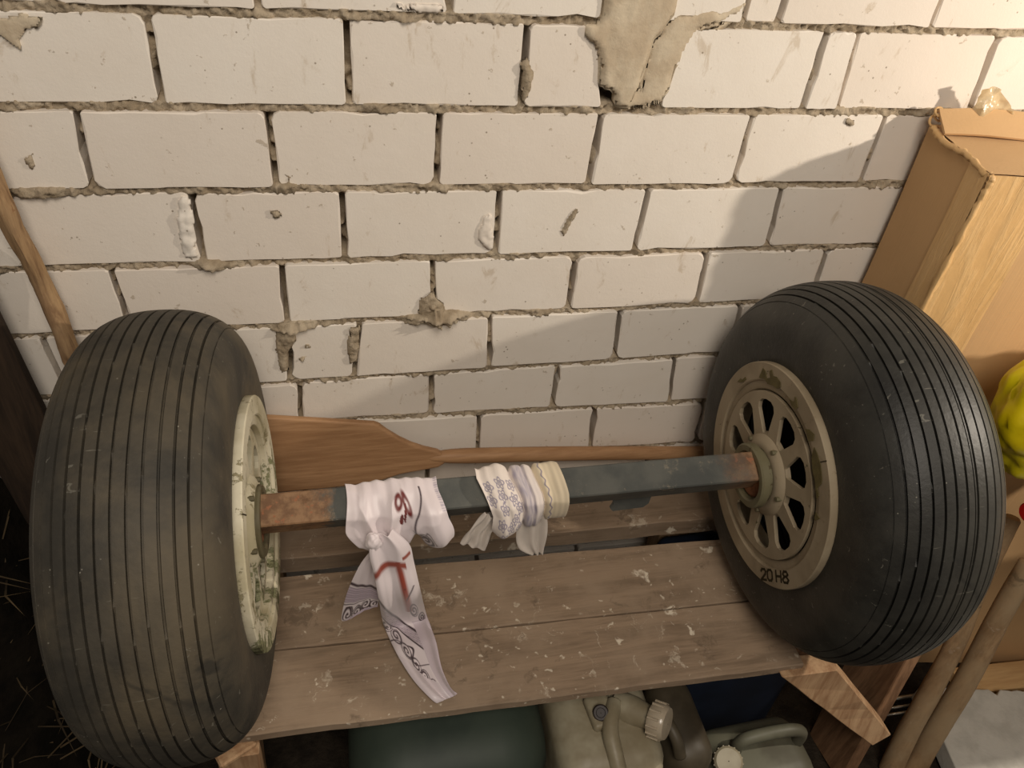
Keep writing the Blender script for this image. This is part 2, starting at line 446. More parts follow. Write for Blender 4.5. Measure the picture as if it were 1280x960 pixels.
# smeared mortar patch over the bricks at the top
def relief_patch(name, outline, fn, mat, parent, step=0.004, back=0.012):
    xs = [p[0] for p in outline]; zs = [p[1] for p in outline]
    nx = int((max(xs) - min(xs)) / step) + 2; nz = int((max(zs) - min(zs)) / step) + 2
    def inside(x, z):
        c = False; j = len(outline) - 1
        for i in range(len(outline)):
            xi, zi = outline[i]; xj, zj = outline[j]
            if (zi > z) != (zj > z) and x < (xj - xi) * (z - zi) / (zj - zi) + xi: c = not c
            j = i
        return c
    def edged(x, z):
        d = 9
        for i in range(len(outline)):
            a, b = np.array(outline[i]), np.array(outline[(i + 1) % len(outline)]); ab = b - a
            t = max(0, min(1, np.dot(np.array((x, z)) - a, ab) / np.dot(ab, ab))); d = min(d, np.linalg.norm(np.array((x, z)) - a - ab * t))
        return d
    idx, V = {}, []
    for i in range(nx):
        for j in range(nz):
            x, z = min(xs) + i * step, min(zs) + j * step
            wob = Vector((noise.noise(Vector((x * 60, z * 60, 1))), noise.noise(Vector((x * 60, z * 60, 7))))) * 0.004
            if inside(x + wob.x, z + wob.y):
                idx[i, j] = len(V); e = edged(x, z)
                V.append((x, -fn(x, z, e), z))
    F = []
    for (i, j) in idx:
        q = [(i, j), (i + 1, j), (i + 1, j + 1), (i, j + 1)]
        if all(k in idx for k in q): F.append([idx[k] for k in q])
    bm = bmesh.new(); bv = [bm.verts.new(v) for v in V]
    for f in F: bm.faces.new([bv[k] for k in f])
    edges = [e for e in bm.edges if len(e.link_faces) == 1]
    g = bmesh.ops.extrude_edge_only(bm, edges=edges)
    for v in g['geom']:
        if isinstance(v, bmesh.types.BMVert): v.co.y = back
    for v in [v for v in bm.verts if not v.link_faces]: bm.verts.remove(v)
    bm.normal_update()
    v, f = bm_data(bm)
    return mesh_obj(name, v, f, mat, parent, True)
def px_out(pts): return [(atY(a, b, 0.0).x, atY(a, b, 0.0).z) for a, b in pts]
def f_main(x, z, e):
    t = min(1, e / 0.010)
    return 0.002 + 0.010 * t ** 0.6 + 0.004 * noise.noise(Vector((x * 14, z * 5, 3))) + 0.0015 * noise.noise(Vector((x * 60, z * 22, 5))) + 0.0012 * noise.noise(Vector((x * 190, z * 190, 2)))
def f_thin(x, z, e):
    t = min(1, e / 0.012)
    return 0.001 + 0.005 * t + 0.004 * noise.noise(Vector((x * 30, z * 11, 8))) + 0.001 * noise.noise(Vector((x * 150, z * 150, 4)))
P1 = px_out([(757, -25), (752, 18), (744, 26), (729, 27), (728, 44), (738, 54), (745, 64), (748, 84), (748, 106), (756, 113), (764, 116), (766, 128), (770, 134), (784, 136), (792, 118), (798, 112), (802, 92), (808, 76), (816, 50), (826, 38), (842, 18), (852, -25)])
P2 = px_out([(770, 134), (790, 139), (822, 131), (829, 127), (838, 112), (840, 92), (850, 80), (858, 62), (872, 42), (896, 34), (915, 26), (930, 18), (936, -4), (915, 2), (900, 12), (880, 8), (862, 14), (842, 18), (826, 38), (816, 50), (808, 76), (802, 92), (798, 112), (780, 122)])
relief_patch('mortar_patch', P1, f_main, B_PATCH, wall)
relief_patch('mortar_smear', P2, f_thin, B_PATCH, wall)
def f_blob(x, z, e): return 0.0015 + 0.007 * min(1, e / 0.008) + 0.003 * noise.noise(Vector((x * 120, z * 120, 2)))
for pts in ([(1060, 146), (1068, 148), (1069, 156), (1062, 159), (1056, 154)],
            [(30, 196), (40, 190), (47, 205), (44, 216), (36, 210)], [(335, 258), (350, 262), (352, 272), (340, 274)],
            [(525, 372), (540, 362), (556, 378), (558, 392), (530, 398), (520, 390)],
            [(700, 290), (706, 276), (716, 262), (722, 258), (724, 264), (714, 280), (704, 296)]):
    relief_patch('mortar_crumb', px_out(pts), f_blob, B_MORTAR, wall, 0.0028, 0.006)

# broken brick ends, a smear of wet mortar and a rough column of squeezed-out mortar
def f_spall(x, z, e): return 0.0008 + 0.0035 * min(1, e / 0.006) + 0.0025 * noise.noise(Vector((x * 70, z * 70, 6))) + 0.0015 * noise.noise(Vector((x * 200, z * 200, 1)))
for pts in ([(224, 246), (237, 245), (244, 290), (247, 322), (230, 323), (225, 300), (220, 275)], [(603, 272), (616, 268), (616, 312), (607, 312), (596, 296)], [(474, 3), (555, 4), (556, 17), (520, 15), (490, 10)]):
    relief_patch('brick_spall', px_out(pts), f_spall, B_BRICK, wall, 0.003, 0.006)
def f_skin(x, z, e): return 0.0036 + 0.0012 * min(1, e / 0.01) + 0.0008 * noise.noise(Vector((x * 40, z * 40, 6)))
relief_patch('mortar_smear', px_out([(-10, 18), (58, 15), (54, 28), (44, 38), (34, 34), (26, 52), (28, 64), (16, 54), (4, 46), (-10, 42)]), f_skin, B_PATCH, wall, 0.003, 0.004)
for pts in ([(344, 404), (356, 398), (372, 404), (371, 425), (360, 440), (362, 462), (352, 466), (346, 450), (343, 425)], [(436, 408), (452, 404), (450, 430), (446, 452), (436, 456), (432, 432)], [(650, 78), (662, 70), (668, 95), (660, 122), (650, 128), (652, 100)]):
    relief_patch('mortar_crumb', px_out(pts), lambda x, z, e: f_spall(x, z, e) * 1.7, B_MORTAR, wall, 0.0028, 0.006)

# ------------------------------------------------------------------ workbench
BZ = -0.975
bench = thing('workbench', 'rough low wooden workbench of dusty plaster-spotted planks along the brick wall', 'workbench', (0.3, -0.27, FLOOR_Z))
def plank(x0, x1, y0l, y1l, y0r, y1r, seed, th=0.021):
    """a board with worn wandering edges: y0 front, y1 back at the left (x=-.09) and right (x=.87) ends."""
    n = 40; V, F = [], []
    rs = random.Random(seed)
    for i in range(n + 1):
        x = x0 + (x1 - x0) * i / n; t = (x + 0.09) / 0.96
        ya, yb = y0l + (y0r - y0l) * t, y1l + (y1r - y1l) * t
        a = 0.0022 * noise.noise(Vector((x * 14, seed, 0))) + 0.001 * noise.noise(Vector((x * 60, seed, 3)))
        b = 0.002 * noise.noise(Vector((x * 11, seed + 5, 0)))
        zc = 0.0012 * noise.noise(Vector((x * 3, seed, 9))) - 0.001
        c = 0.0022 + 0.0015 * noise.noise(Vector((x * 40, seed, 4)))
        sec = [(ya + a, -th + BZ), (ya + a, BZ - c + zc), (ya + a + c, BZ + zc), ((ya + yb) / 2, BZ + zc), (yb + b - 0.002, BZ + zc), (yb + b, BZ - 0.002 + zc), (yb + b, BZ - th)]
        V += [(x, y, z) for y, z in sec]
    k = 7
    for i in range(n):
        for j in range(k):
            F.append([i * k + j, i * k + (j + 1) % k, (i + 1) * k + (j + 1) % k, (i + 1) * k + j])
    F.append(list(range(k))[::-1]); F.append([n * k + j for j in range(k)])
    F = [f[::-1] for f in F]
    return mesh_obj('plank', V, F, M_PLANK, bench)
plank(-0.30, 0.900, -0.514, -0.3625, -0.538, -0.392, 1.3)
plank(-0.31, 0.960, -0.3600, -0.2010, -0.3885, -0.232, 4.1)
plank(-0.30, 0.965, -0.160, -0.012, -0.174, -0.012, 8.7, 0.045)
v, f = beam_data((-0.155, -0.535, BZ - 0.021 - 0.008), (0.90 - 1.0, -0.505, BZ - 0.021 - 0.008), 0.03, 0.012, (0, 0, 1)); mesh_obj('batten', v, f, M_LEG, bench)
def leg(pts_top, pts_bot, thick, mat=M_LEG, name='leg'):
    """a splayed tapering leg: two top and two bottom front corners, extruded backwards."""
    a, b = [Vector(p) for p in pts_top]; c, d = [Vector(p) for p in pts_bot]
    t = Vector((0, thick, 0.0))
    V = [a, b, d, c, a + t, b + t, d + t, c + t]
    bm = bmesh.new(); bv = [bm.verts.new(p) for p in V]
    for q in ([0, 3, 2, 1], [4, 5, 6, 7], [0, 1, 5, 4], [1, 2, 6, 5], [2, 3, 7, 6], [3, 0, 4, 7]): bm.faces.new([bv[i] for i in q])
    bmesh.ops.recalc_face_normals(bm, faces=bm.faces)
    bmesh.ops.bevel(bm, geom=list(bm.edges), offset=0.002, segments=1, affect='EDGES')
    bmesh.ops.subdivide_edges(bm, edges=[e for e in bm.edges if e.calc_length() > 0.12], cuts=6, use_grid_fill=True)
    for q in bm.verts:
        q.co += Vector((noise.noise(q.co * 25), noise.noise(q.co * 25 + Vector((9, 0, 0))), 0)) * 0.0022
    v, f = bm_data(bm)
    return mesh_obj(name, v, f, mat, bench)
LT, RT = atZ(977, 847, BZ - 0.015), atZ(1047, 838, BZ - 0.015)
LBt, RBt = atZ(1091, 933, -1.30), atZ(1114, 919, -1.285)
leg((LT, RT), (LBt, RBt), 0.04, name='strut')
leg(((-0.155, -0.530, BZ - 0.034), (-0.09, -0.53, BZ - 0.034)), ((-0.20, -0.50, FLOOR_Z), (-0.125, -0.50, FLOOR_Z)), 0.06)
leg(((-0.15, -0.10, BZ - 0.03), (-0.07, -0.10, BZ - 0.03)), ((-0.15, -0.10, FLOOR_Z), (-0.07, -0.10, FLOOR_Z)), 0.05)
leg(((0.80, -0.10, BZ - 0.03), (0.88, -0.10, BZ - 0.03)), ((0.80, -0.10, FLOOR_Z), (0.88, -0.10, FLOOR_Z)), 0.05)
v, f = beam_data((0.93, -0.50, BZ - 0.05), (0.93, -0.05, BZ - 0.05), 0.05, 0.055); mesh_obj('crossbar', v, f, M_POST, bench)
v, f = beam_data((-0.12, -0.50, BZ - 0.062), (-0.12, -0.05, BZ - 0.062), 0.05, 0.06); mesh_obj('crossbar', v, f, M_POST, bench)

pT, pB = atY(1131, 836, -0.495), atY(1062, 960, -0.55)
pd = (pB - pT) / (pB.z - pT.z)
pT, pB = pT + pd * (-1.04 - pT.z), pT + pd * (FLOOR_Z + 0.004 - pT.z)
bo = Vector((0.0, 0.06, 0))
m_, L_ = beam_mat(pB + bo, pT + bo, (0.0, 1, 0))
v, f = box_data((0.036, 0.13, L_), 0.002, 1, m_)
tag(mesh_obj('brown_board', v, f, M_POST, None, origin=pB), 'upright brown board standing edge-on between the pale bench strut and the round poles', 'board')

# ------------------------------------------------------------------ wheels on their axle
YA, ZA, RT_, HB = -0.3357, -0.6550, 0.3350, 0.1098
SL, SR = -0.16843, 0.92229
AX = Vector((cos(-0.0171) * cos(0.01359), sin(-0.0171) * cos(0.01359), sin(0.01359)))
AU = Vector((0, 0, 1)).cross(AX).normalized(); AV = AX.cross(AU)
A0 = Vector((0, YA, ZA))
wheels = thing('wheel_axle', 'two big ribbed balloon tyres joined by a square rusty steel axle on the workbench', 'wheels', (0.38, YA, BZ))
def axis_pt(s): return A0 + AX * s
def revolve(profile, n, centre, flip=1, smoothmask=None):
    """profile of (a, r) along the wheel axis; flip=-1 mirrors it."""
    V, F = [], []; k = len(profile)
    for i in range(n):
        t = 2 * pi * i / n; d = AU * cos(t) + AV * sin(t)
        for a, r in profile: V.append(centre + AX * a * flip + d * r)
    for i in range(n):
        for j in range(k - 1):
            q = [i * k + j, i * k + j + 1, ((i + 1) % n) * k + j + 1, ((i + 1) % n) * k + j]
            F.append(q if flip > 0 else q[::-1])
    return V, F
def sgnp(v, e): return math.copysign(abs(v) ** e, v)
# tread line by arc length, with eleven ribbing grooves
RHO = RT_ * 0.72
fine = [(HB * sgnp(sin(q), 2 / 2.4), RHO + (RT_ - RHO) * sgnp(cos(q), 2 / 2.4)) for q in np.linspace(-pi / 2, pi / 2, 1201)]
arc = [0]
for p, q in zip(fine[:-1], fine[1:]): arc.append(arc[-1] + math.hypot(p[0] - q[0], p[1] - q[1]))
arc = np.array(arc) - arc[-1] / 2
fa = np.array(fine)
def at_arc(s): return np.array([np.interp(s, arc, fa[:, 0]), np.interp(s, arc, fa[:, 1])])
def build_tyre(centre, mat, flip, seed):
    GR = [(k * 0.0166, 0.0029 if abs(k) < 6 else 0.0016, 0.0055 if abs(k) < 6 else 0.0014) for k in range(-6, 7)]
    if flip < 0: GR += [(0.0120, 0.0015, 0.002)]
    S = {}
    for s in np.linspace(arc[0] * 0.999, arc[-1] * 0.999, 44): S[round(float(s), 5)] = None
    for gi, (c, w_, dep) in enumerate(GR):
        for k in [k for k in S if abs(k - c) < w_ * 1.2]: del S[k]
        for ds, dd in ((-w_ * .62, 0), (-w_ * .45, 1), (w_ * .45, 1), (w_ * .62, 0)): S[round(c + ds, 5)] = (gi, dep * dd)
    ss = sorted(S)
    prof = []
    for s in ss:
        p = at_arc(s); d = at_arc(s + 1e-3) - at_arc(s - 1e-3); nrm = np.array([d[1], -d[0]]) / max(1e-9, np.hypot(*d))
        if np.dot(nrm, p - np.array([0, RHO])) < 0: nrm = -nrm
        prof.append((p, nrm, S[s]))
    bead_l = [np.array(q) for q in ((-0.104, 0.190), (-0.1080, 0.203), (-0.1098, 0.222))]
    bead_r = [np.array((-q[0], q[1])) for q in bead_l[::-1]]
    N = 216; V, F = [], []
    k = len(prof) + 6
    rs = random.Random(seed)
    ties = {}
    for gi in range(len(GR)):
        ph = rs.randrange(0, 27)
        for q in range(ph, N, 18): ties[gi, q] = True
    for i in range(N):
        t = 2 * pi * i / N; d = AU * cos(t) + AV * sin(t)
        row = [centre + AX * float(q[0]) + d * float(q[1]) for q in bead_l]
        for p, nrm, g in prof:
            q = p
            if g and g[1]:
                dep = g[1] * (0.25 if (g[0], i) in ties else 1.0)
                q = p - nrm * dep
            row.append(centre + AX * float(q[0]) + d * float(q[1]))
        row += [centre + AX * float(q[0]) + d * float(q[1]) for q in bead_r]
        for q in row:
            if q.z < BZ + 0.0006: q.z = BZ + 0.0006
            if q.y > -0.004: q.y = -0.004
        V += row
    for i in range(N):
        for j in range(k - 1):
            F.append([i * k + j, i * k + j + 1, ((i + 1) % N) * k + j + 1, ((i + 1) % N) * k + j])
    return mesh_obj('tyre', V, F, mat, wheels, True, origin=centre)
cL, cR = axis_pt(SL), axis_pt(SR)
def sharpen(o, ang=30):
    me = o.data
    bm = bmesh.new(); bm.from_mesh(me)
    for e in bm.edges:
        if len(e.link_faces) == 2 and e.calc_face_angle(0) > radians(ang): e.smooth = False
    bm.to_mesh(me); bm.free()
tl = build_tyre(cL, M_TYRE_L, 1, 3); tl['label'] = 'left ribbed balloon tyre, coated with brown dust'
tr = build_tyre(cR, M_TYRE_R, -1, 5); tr['label'] = 'right ribbed balloon tyre, cleaner and blacker'
for o in (tl, tr): sharpen(o, 38)

def spoke_plate(centre, flip, mat, parent, phase):
    """the dished plate with ten tapering windows, cut as a filled curve and extruded."""
    from mathutils.geometry import tessellate_polygon
    loops = []
    def loop(pts): loops.append([Vector((q[0], q[1], 0)) for q in pts])
    loop([(0.149 * cos(t), 0.149 * sin(t)) for t in np.linspace(0, 2 * pi, 96, endpoint=False)])
    loop([(0.030 * cos(t), 0.030 * sin(t)) for t in np.linspace(0, 2 * pi, 32, endpoint=False)])
    for k in range(10):
        c = phase + k * 2 * pi / 10
        r0, r1 = 0.074, 0.134
        w0, w1 = 0.007, 0.0275
        q = [(r0, -w0), (r0 + 0.004, -w0 - 0.003), (r1 - 0.018, -w1 + .001), (r1 - 0.007, -w1 + 0.003), (r1, -w1 + 0.012), (r1 + .002, 0), (r1, w1 - 0.012), (r1 - 0.007, w1 - 0.003), (r1 - 0.018, w1 - .001), (r0 + 0.004, w0 + 0.003), (r0, w0)]
        loop([(r * cos(c) - s * sin(c), r * sin(c) + s * cos(c)) for r, s in q])
    flat = [p for l in loops for p in l]; n = len(flat)
    tris = tessellate_polygon(loops)
    V = [centre + AU * p.x + AV * p.y + AX * 0.007 * flip for p in flat] + [centre + AU * p.x + AV * p.y for p in flat]
    F = [list(t) for t in tris] + [[i + n for i in t][::-1] for t in tris]
    b = 0
    for l in loops:
        k = len(l)
        F += [[b + i, b + (i + 1) % k, b + (i + 1) % k + n, b + i + n] for i in range(k)]; b += k
    bm = bmesh.new(); bv = [bm.verts.new(p) for p in V]
    for f in F:
        if len(set(f)) == len(f):
            try: bm.faces.new([bv[i] for i in f])
            except ValueError: pass
    bmesh.ops.recalc_face_normals(bm, faces=bm.faces)
    V, F = bm_data(bm)
    o = mesh_obj('spoke_plate', V, F, mat, parent, False)
    return o
def build_rim(c, flip, mat, R_, phase, lab, sink=0.0):
    """flip=+1: the visible face looks along +axis (left wheel)."""
    E = 0.1190; k_ = -sink
    prof = [(0.060, 0.188), (0.092, 0.1885), (0.102, 0.1895), (0.103, R_ - 0.001), (0.105, R_), (E - 0.001, R_), (E + 0.001, R_ - 0.0015), (E + 0.001, 0.169), (E - 0.001, 0.1665), (E - 0.004, 0.166), (E - 0.0045, 0.1535), (E - 0.006, 0.1515), (0.108 + k_, 0.1495), (0.106 + k_, 0.146), (0.080 + k_, 0.146)]
    V, F = revolve(prof, 144, c, flip)
    rim = mesh_obj('wheel_rim', V, F, mat, wheels, True, origin=c)
    rim['label'] = lab
    sharpen(rim, 35)
    spoke_plate(c + AX * (0.113 + k_) * flip, flip, mat, rim, phase)
    # backing sheet coloured black for the shade inside, behind the windows
    V, F = revolve([(0.03, 0.146), (0.02, 0.03)], 48, c, flip); mesh_obj('dark_backing', V, F, M_DARK, rim, True)
    V, F = revolve([(a + k_, r) for a, r in ((0.112, 0.077), (0.124, 0.070), (0.128, 0.062), (0.130, 0.058), (0.130, 0.05))], 64, c, flip); o = mesh_obj('hub_boss', V, F, mat, rim, True); sharpen(o, 35)
    V, F = revolve([(a + k_ * 2.0, r) for a, r in ((0.112, 0.049), (0.138, 0.049), (0.139, 0.0575), (0.150, 0.0575), (0.153, 0.0545), (0.153, 0.045), (0.150, 0.042), (0.138, 0.0405), (0.136, 0.030), (0.136, 0.002))], 64, c, flip); o = mesh_obj('hub_ring', V, F, M_HUB, rim, True); sharpen(o, 35)
    o['label'] = 'olive green hub ring'
    for k in range(5):
        t = 0.5 + k * 2 * pi / 5
        d = AU * cos(t) + AV * sin(t)
        p = c + d * 0.067
        v, f = tube_data([p + AX * (0.118 + k_) * flip, p + AX * (0.131 + k_) * flip], 0.0045, 6); mesh_obj('bolt', v, f, M_HUB, rim)
    # the split-rim joints across the flange
    for t in (radians(128), radians(-52)):
        d = AU * cos(t) + AV * sin(t); sd = AX.cross(d)
        m = Matrix((AX, d, sd)).transposed().to_4x4(); m.translation = c + d * 0.184 + AX * (E + 0.0012) * flip
        v, f = box_data((0.001, 0.030, 0.0018), 0, 1, m); mesh_obj('rim_joint', v, f, M_INK, rim)
    return rim
rimL = build_rim(cL, 1, M_RIM_L, 0.1976, 0.2, 'cream rim flaking to green paint', 0.016)
rimR = build_rim(cR, -1, M_RIM_R, 0.1999, 0.12 + pi / 10, 'beige rim with olive chips and ten windows')

def disc_pt(px, py, c, a):
    """point of the wheel plane at axial offset a seen at a pixel."""
    o = c + AX * a; d = Vector(ray(px, py)); cc = Vector(CAM_C)
    return cc + d * ((o - cc).dot(AX) / d.dot(AX))
def chip(pts, c, a, flip, parent, name='paint_chip', mat=M_CHIP, th=0.0008):
    P = [disc_pt(x, y, c, a) for x, y in pts]; n = len(P)
    V = P + [p + AX * th * flip for p in P]
    F = [list(range(n)), [n + i for i in range(n)][::-1]] + [[i, (i + 1) % n, n + (i + 1) % n, n + i] for i in range(n)]
    bm = bmesh.new(); bv = [bm.verts.new(p) for p in V]
    for f in F: bm.faces.new([bv[i] for i in f])
    bmesh.ops.recalc_face_normals(bm, faces=bm.faces)
    v, f = bm_data(bm)
    return mesh_obj(name, v, f, mat, parent)
for pts in ([(949, 472), (952, 465), (954, 460), (957, 464), (959, 473), (963, 472), (962, 464), (965, 462), (967, 470), (971, 471), (976, 478), (976, 484), (972, 486), (966, 482), (960, 480), (956, 474)],
            [(922, 477), (926, 473), (928, 475), (932, 471), (933, 474), (929, 478), (925, 478)],
            [(986, 496), (988, 500), (993, 502), (994, 496), (996, 498), (998, 509), (995, 512), (990, 507)],
            [(1007, 536), (1012, 537), (1018, 543), (1017, 551), (1011, 552)],
            [(1018, 559), (1022, 567), (1026, 580), (1028, 598), (1027, 605), (1022, 610), (1024, 620), (1021, 624), (1019, 600), (1016, 588), (1015, 570)],
            [(1020, 640), (1025, 648), (1020, 651), (1018, 648)]):
    chip(pts, cR, -0.1204, -1, rimR)
# the painted mark near the bottom of the right rim
q0, q1, q2 = disc_pt(952, 724, cR, -0.1202), disc_pt(986, 729, cR, -0.1202), disc_pt(951, 711, cR, -0.1202)
STROKES = [[(0, .8), (.15, 1), (.5, 1), (.62, .8), (.55, .55), (0, 0), (.65, 0)], [(.85, .2), (.85, .8), (1.0, 1), (1.3, 1), (1.45, .8), (1.45, .2), (1.3, 0), (1.0, 0), (.85, .2)],
           [(1.95, 0), (1.95, 1)], [(2.55, 0), (2.55, 1)], [(1.95, .5), (2.55, .5)],
           [(3.0, .55), (2.8, .75), (2.95, 1), (3.25, 1), (3.4, .75), (3.2, .55), (3.0, .55), (2.75, .25), (2.9, 0), (3.3, 0), (3.45, .25), (3.2, .55)]]
ex, ey = (q1 - q0) / 3.45, (q2 - q0)
parts = []
for st_ in STROKES:
    for a_, b_ in zip(st_[:-1], st_[1:]):
        A_, B_ = q0 + ex * a_[0] + ey * a_[1], q0 + ex * b_[0] + ey * b_[1]
        m_, L_ = beam_mat(A_, B_, AX)
        parts.append(box_data((0.0042, 0.0006, L_ + 0.003), 0, 1, m_))
v, f = merge(*parts); mesh_obj('painted_mark', v, f, M_INK, rimR)

# square axle tube, one corner up
SQ = 0.050
def axle_section(s, w=SQ, dz=0.015):
    c = axis_pt(s) + Vector((0, 0, dz)); out = []
    for k in range(4):
        a = radians(73 + 90 * k)
        e1, e2 = a - radians(2.5), a + radians(2.5)
        for q, rr in ((e1, .985), (e2, .985)):
            out.append(c + (AU * -cos(q) * -1 + AV * sin(q)) * w / math.sqrt(2) * rr)
    return out
def mat_axle():
    n = NT('painted_rusty_steel'); p = n.coord('pos')
    sx = n.new('ShaderNodeSeparateXYZ'); n.ln(p, sx.inputs[0])
    nz_ = n.noise(p, 26, 5, 0.7)
    xw = n.math('ADD', sx.outputs[0], n.math('MULTIPLY', n.math('SUBTRACT', nz_, 0.5), 0.10))
    rl = n.ramp(xw, 0.035, 0.062, 1, 0); rr = n.ramp(xw, 0.70, 0.775, 0, 1)
    rust = n.math('MAXIMUM', rl, rr)
    sc = n.ramp(n.noise(p, 30, 6, 0.75), 0.58, 0.70)
    paint = n.mix(n.ramp(n.noise(p, 14, 4), 0.35, 0.65), lin(74, 76, 73), lin(94, 94, 88))
    paint = n.mix(n.math('MULTIPLY', sc, 0.6), paint, lin(150, 140, 122))
    rc = n.mix(n.ramp(n.noise(p, 34, 6, 0.7), 0.40, 0.62), lin(144, 112, 82), lin(112, 82, 58))
    rc = n.mix(n.ramp(n.noise(p, 90, 3), 0.6, 0.68), rc, lin(148, 98, 68))
    n.bump(n.math('ADD', n.noise(p, 110, 4, 0.7), sc), 0.4, 0.002)
    return n.done(n.mix(rust, paint, rc), 0.65, 0.35)
M_AXLE = mat_axle()
M_RUST = mat_plain('rust', (126, 84, 56), 0.85, 0.2, var=(96, 62, 42), scale=40, bump=0.4, bscale=120)
s0, s1 = SL + 0.1060, SR - 0.137
V, F = [], []
ss = list(np.linspace(s0, s1, 25))
for s in ss: V += axle_section(float(s))
for i in range(len(ss) - 1):
    for j in range(8): F.append([i * 8 + j, i * 8 + (j + 1) % 8, (i + 1) * 8 + (j + 1) % 8, (i + 1) * 8 + j])
F += [list(range(8))[::-1], [(len(ss) - 1) * 8 + j for j in range(8)]]
bm = bmesh.new(); bv = [bm.verts.new(p) for p in V]
for q in F: bm.faces.new([bv[i] for i in q])
bmesh.ops.recalc_face_normals(bm, faces=bm.faces)
v, f = bm_data(bm)
axle = mesh_obj('axle_beam', v, f, M_AXLE, wheels)
for (s, flip) in ((s0, 1), (s1, -1)):
    v, f = revolve([(0.0, 0.030), (0.0, 0.0385), (0.007, 0.0385), (0.010, 0.034), (0.010, 0.02)], 20, axis_pt(s), flip)
    mesh_obj('axle_collar', v, f, M_RUST, axle)
YB = YA - 0.004
v, f = [], []
def flat_plate(pts, Y, th, mat, parent, name):
    P = [atY(x, y, Y) for x, y in pts]; n = len(P)
    V = P + [p + Vector((0, th, 0)) for p in P]
    bm = bmesh.new(); bv = [bm.verts.new(p) for p in V]
    for q in [list(range(n)), [n + i for i in range(n)][::-1]] + [[i, (i + 1) % n, n + (i + 1) % n, n + i] for i in range(n)]: bm.faces.new([bv[i] for i in q])
    bmesh.ops.recalc_face_normals(bm, faces=bm.faces)
    v, f = bm_data(bm)
    return mesh_obj(name, v, f, mat, parent)
flat_plate([(764, 618), (818, 610), (811, 629), (804, 634), (766, 639), (763, 636), (767, 630)], YB, 0.006, M_AXLE, axle, 'bracket_plate')
flat_plate([(556, 644), (563, 643), (563, 661), (558, 662)], YB, 0.006, M_AXLE, axle, 'bracket_tab')

# ------------------------------------------------------------------ scarves
WHITE = np.array(lin(226, 214, 216)[:3]); LILAC = np.array(lin(176, 160, 172)[:3]); INK = np.array(lin(52, 30, 40)[:3]); MAROON = np.array(lin(104, 34, 30)[:3])
RED = np.array(lin(146, 62, 44)[:3]); CREAM = np.array(lin(228, 216, 194)[:3]); BLUE = np.array(lin(92, 88, 128)[:3]); BEIGE = np.array(lin(206, 186, 152)[:3])
def line(d, w): return max(0.0, min(1.0, 1.5 - abs(d) / w))
def scroll(x, y, c, r, w, turns=1.6, ph=0.0, hand=1):
    dx, dy = x - c[0], y - c[1]; q = math.hypot(dx, dy)
    if q > r: return line(q - r, w) if q < r * 1.3 else 0.0
    th = (math.atan2(dy, dx) * hand + ph) / (2 * pi)
    p = r / turns
    d = ((q / p - th + 0.5) % 1.0 - 0.5) * p
    return line(d, w)
M_SCARF = mat_print('printed_satin', 0.38, 0.25)
M_COTTON = mat_print('printed_cotton', 0.75, 0.15)

def sheet(name, P, parent, mat, cols, th=0.0012):
    n, m = len(P), len(P[0])
    V = [p for r in P for p in r]
    F = [[i * m + j, i * m + j + 1, (i + 1) * m + j + 1, (i + 1) * m + j] for i in range(n - 1) for j in range(m - 1)]
    o = mesh_obj(name, V, F, mat, parent, True)
    set_color(o, cols)
    md = o.modifiers.new('thickness', 'SOLIDIFY'); md.thickness = th; md.offset = 0
    return o
def ribbon(name, stations, parent, mat, pattern, pleats=3, amp=0.006, ns=90, nt=44, seed=1.0, phase=0.0, cup=0.0):
    """stations of (left point, right point); pleats run lengthwise and lift the sheet along its normal."""
    Ls = smooth_path([s[0] for s in stations], max(2, ns // (len(stations) - 1))); Rs = smooth_path([s[1] for s in stations], max(2, ns // (len(stations) - 1)))
    n = len(Ls); P, cols = [], []
    for i in range(n):
        t = i / (n - 1); row = []
        tan = ((Ls[min(i + 1, n - 1)] + Rs[min(i + 1, n - 1)]) - (Ls[max(i - 1, 0)] + Rs[max(i - 1, 0)])).normalized()
        wv = Rs[i] - Ls[i]; nrm = wv.cross(tan).normalized()
        if nrm.dot(Vector(CAM_C) - Ls[i]) < 0: nrm = -nrm
        for j in range(nt):
            u = j / (nt - 1)
            a = amp * (sin(u * pi * 2 * pleats + phase + 1.2 * noise.noise(Vector((t * 3, seed, 0)))) * 0.7 + 0.8 * noise.noise(Vector((u * 5, t * 3, seed))))
            a += cup * (1 - (2 * u - 1) ** 2)
            q = Ls[i] + wv * u + nrm * max(a, -amp)
            if q.z < BZ + 0.0025: q.z = BZ + 0.0025 + 0.0008 * sin(u * 9)
            row.append(q); cols.append(pattern(u, t))
        P.append(row)
    return sheet(name, P, parent, mat, cols)
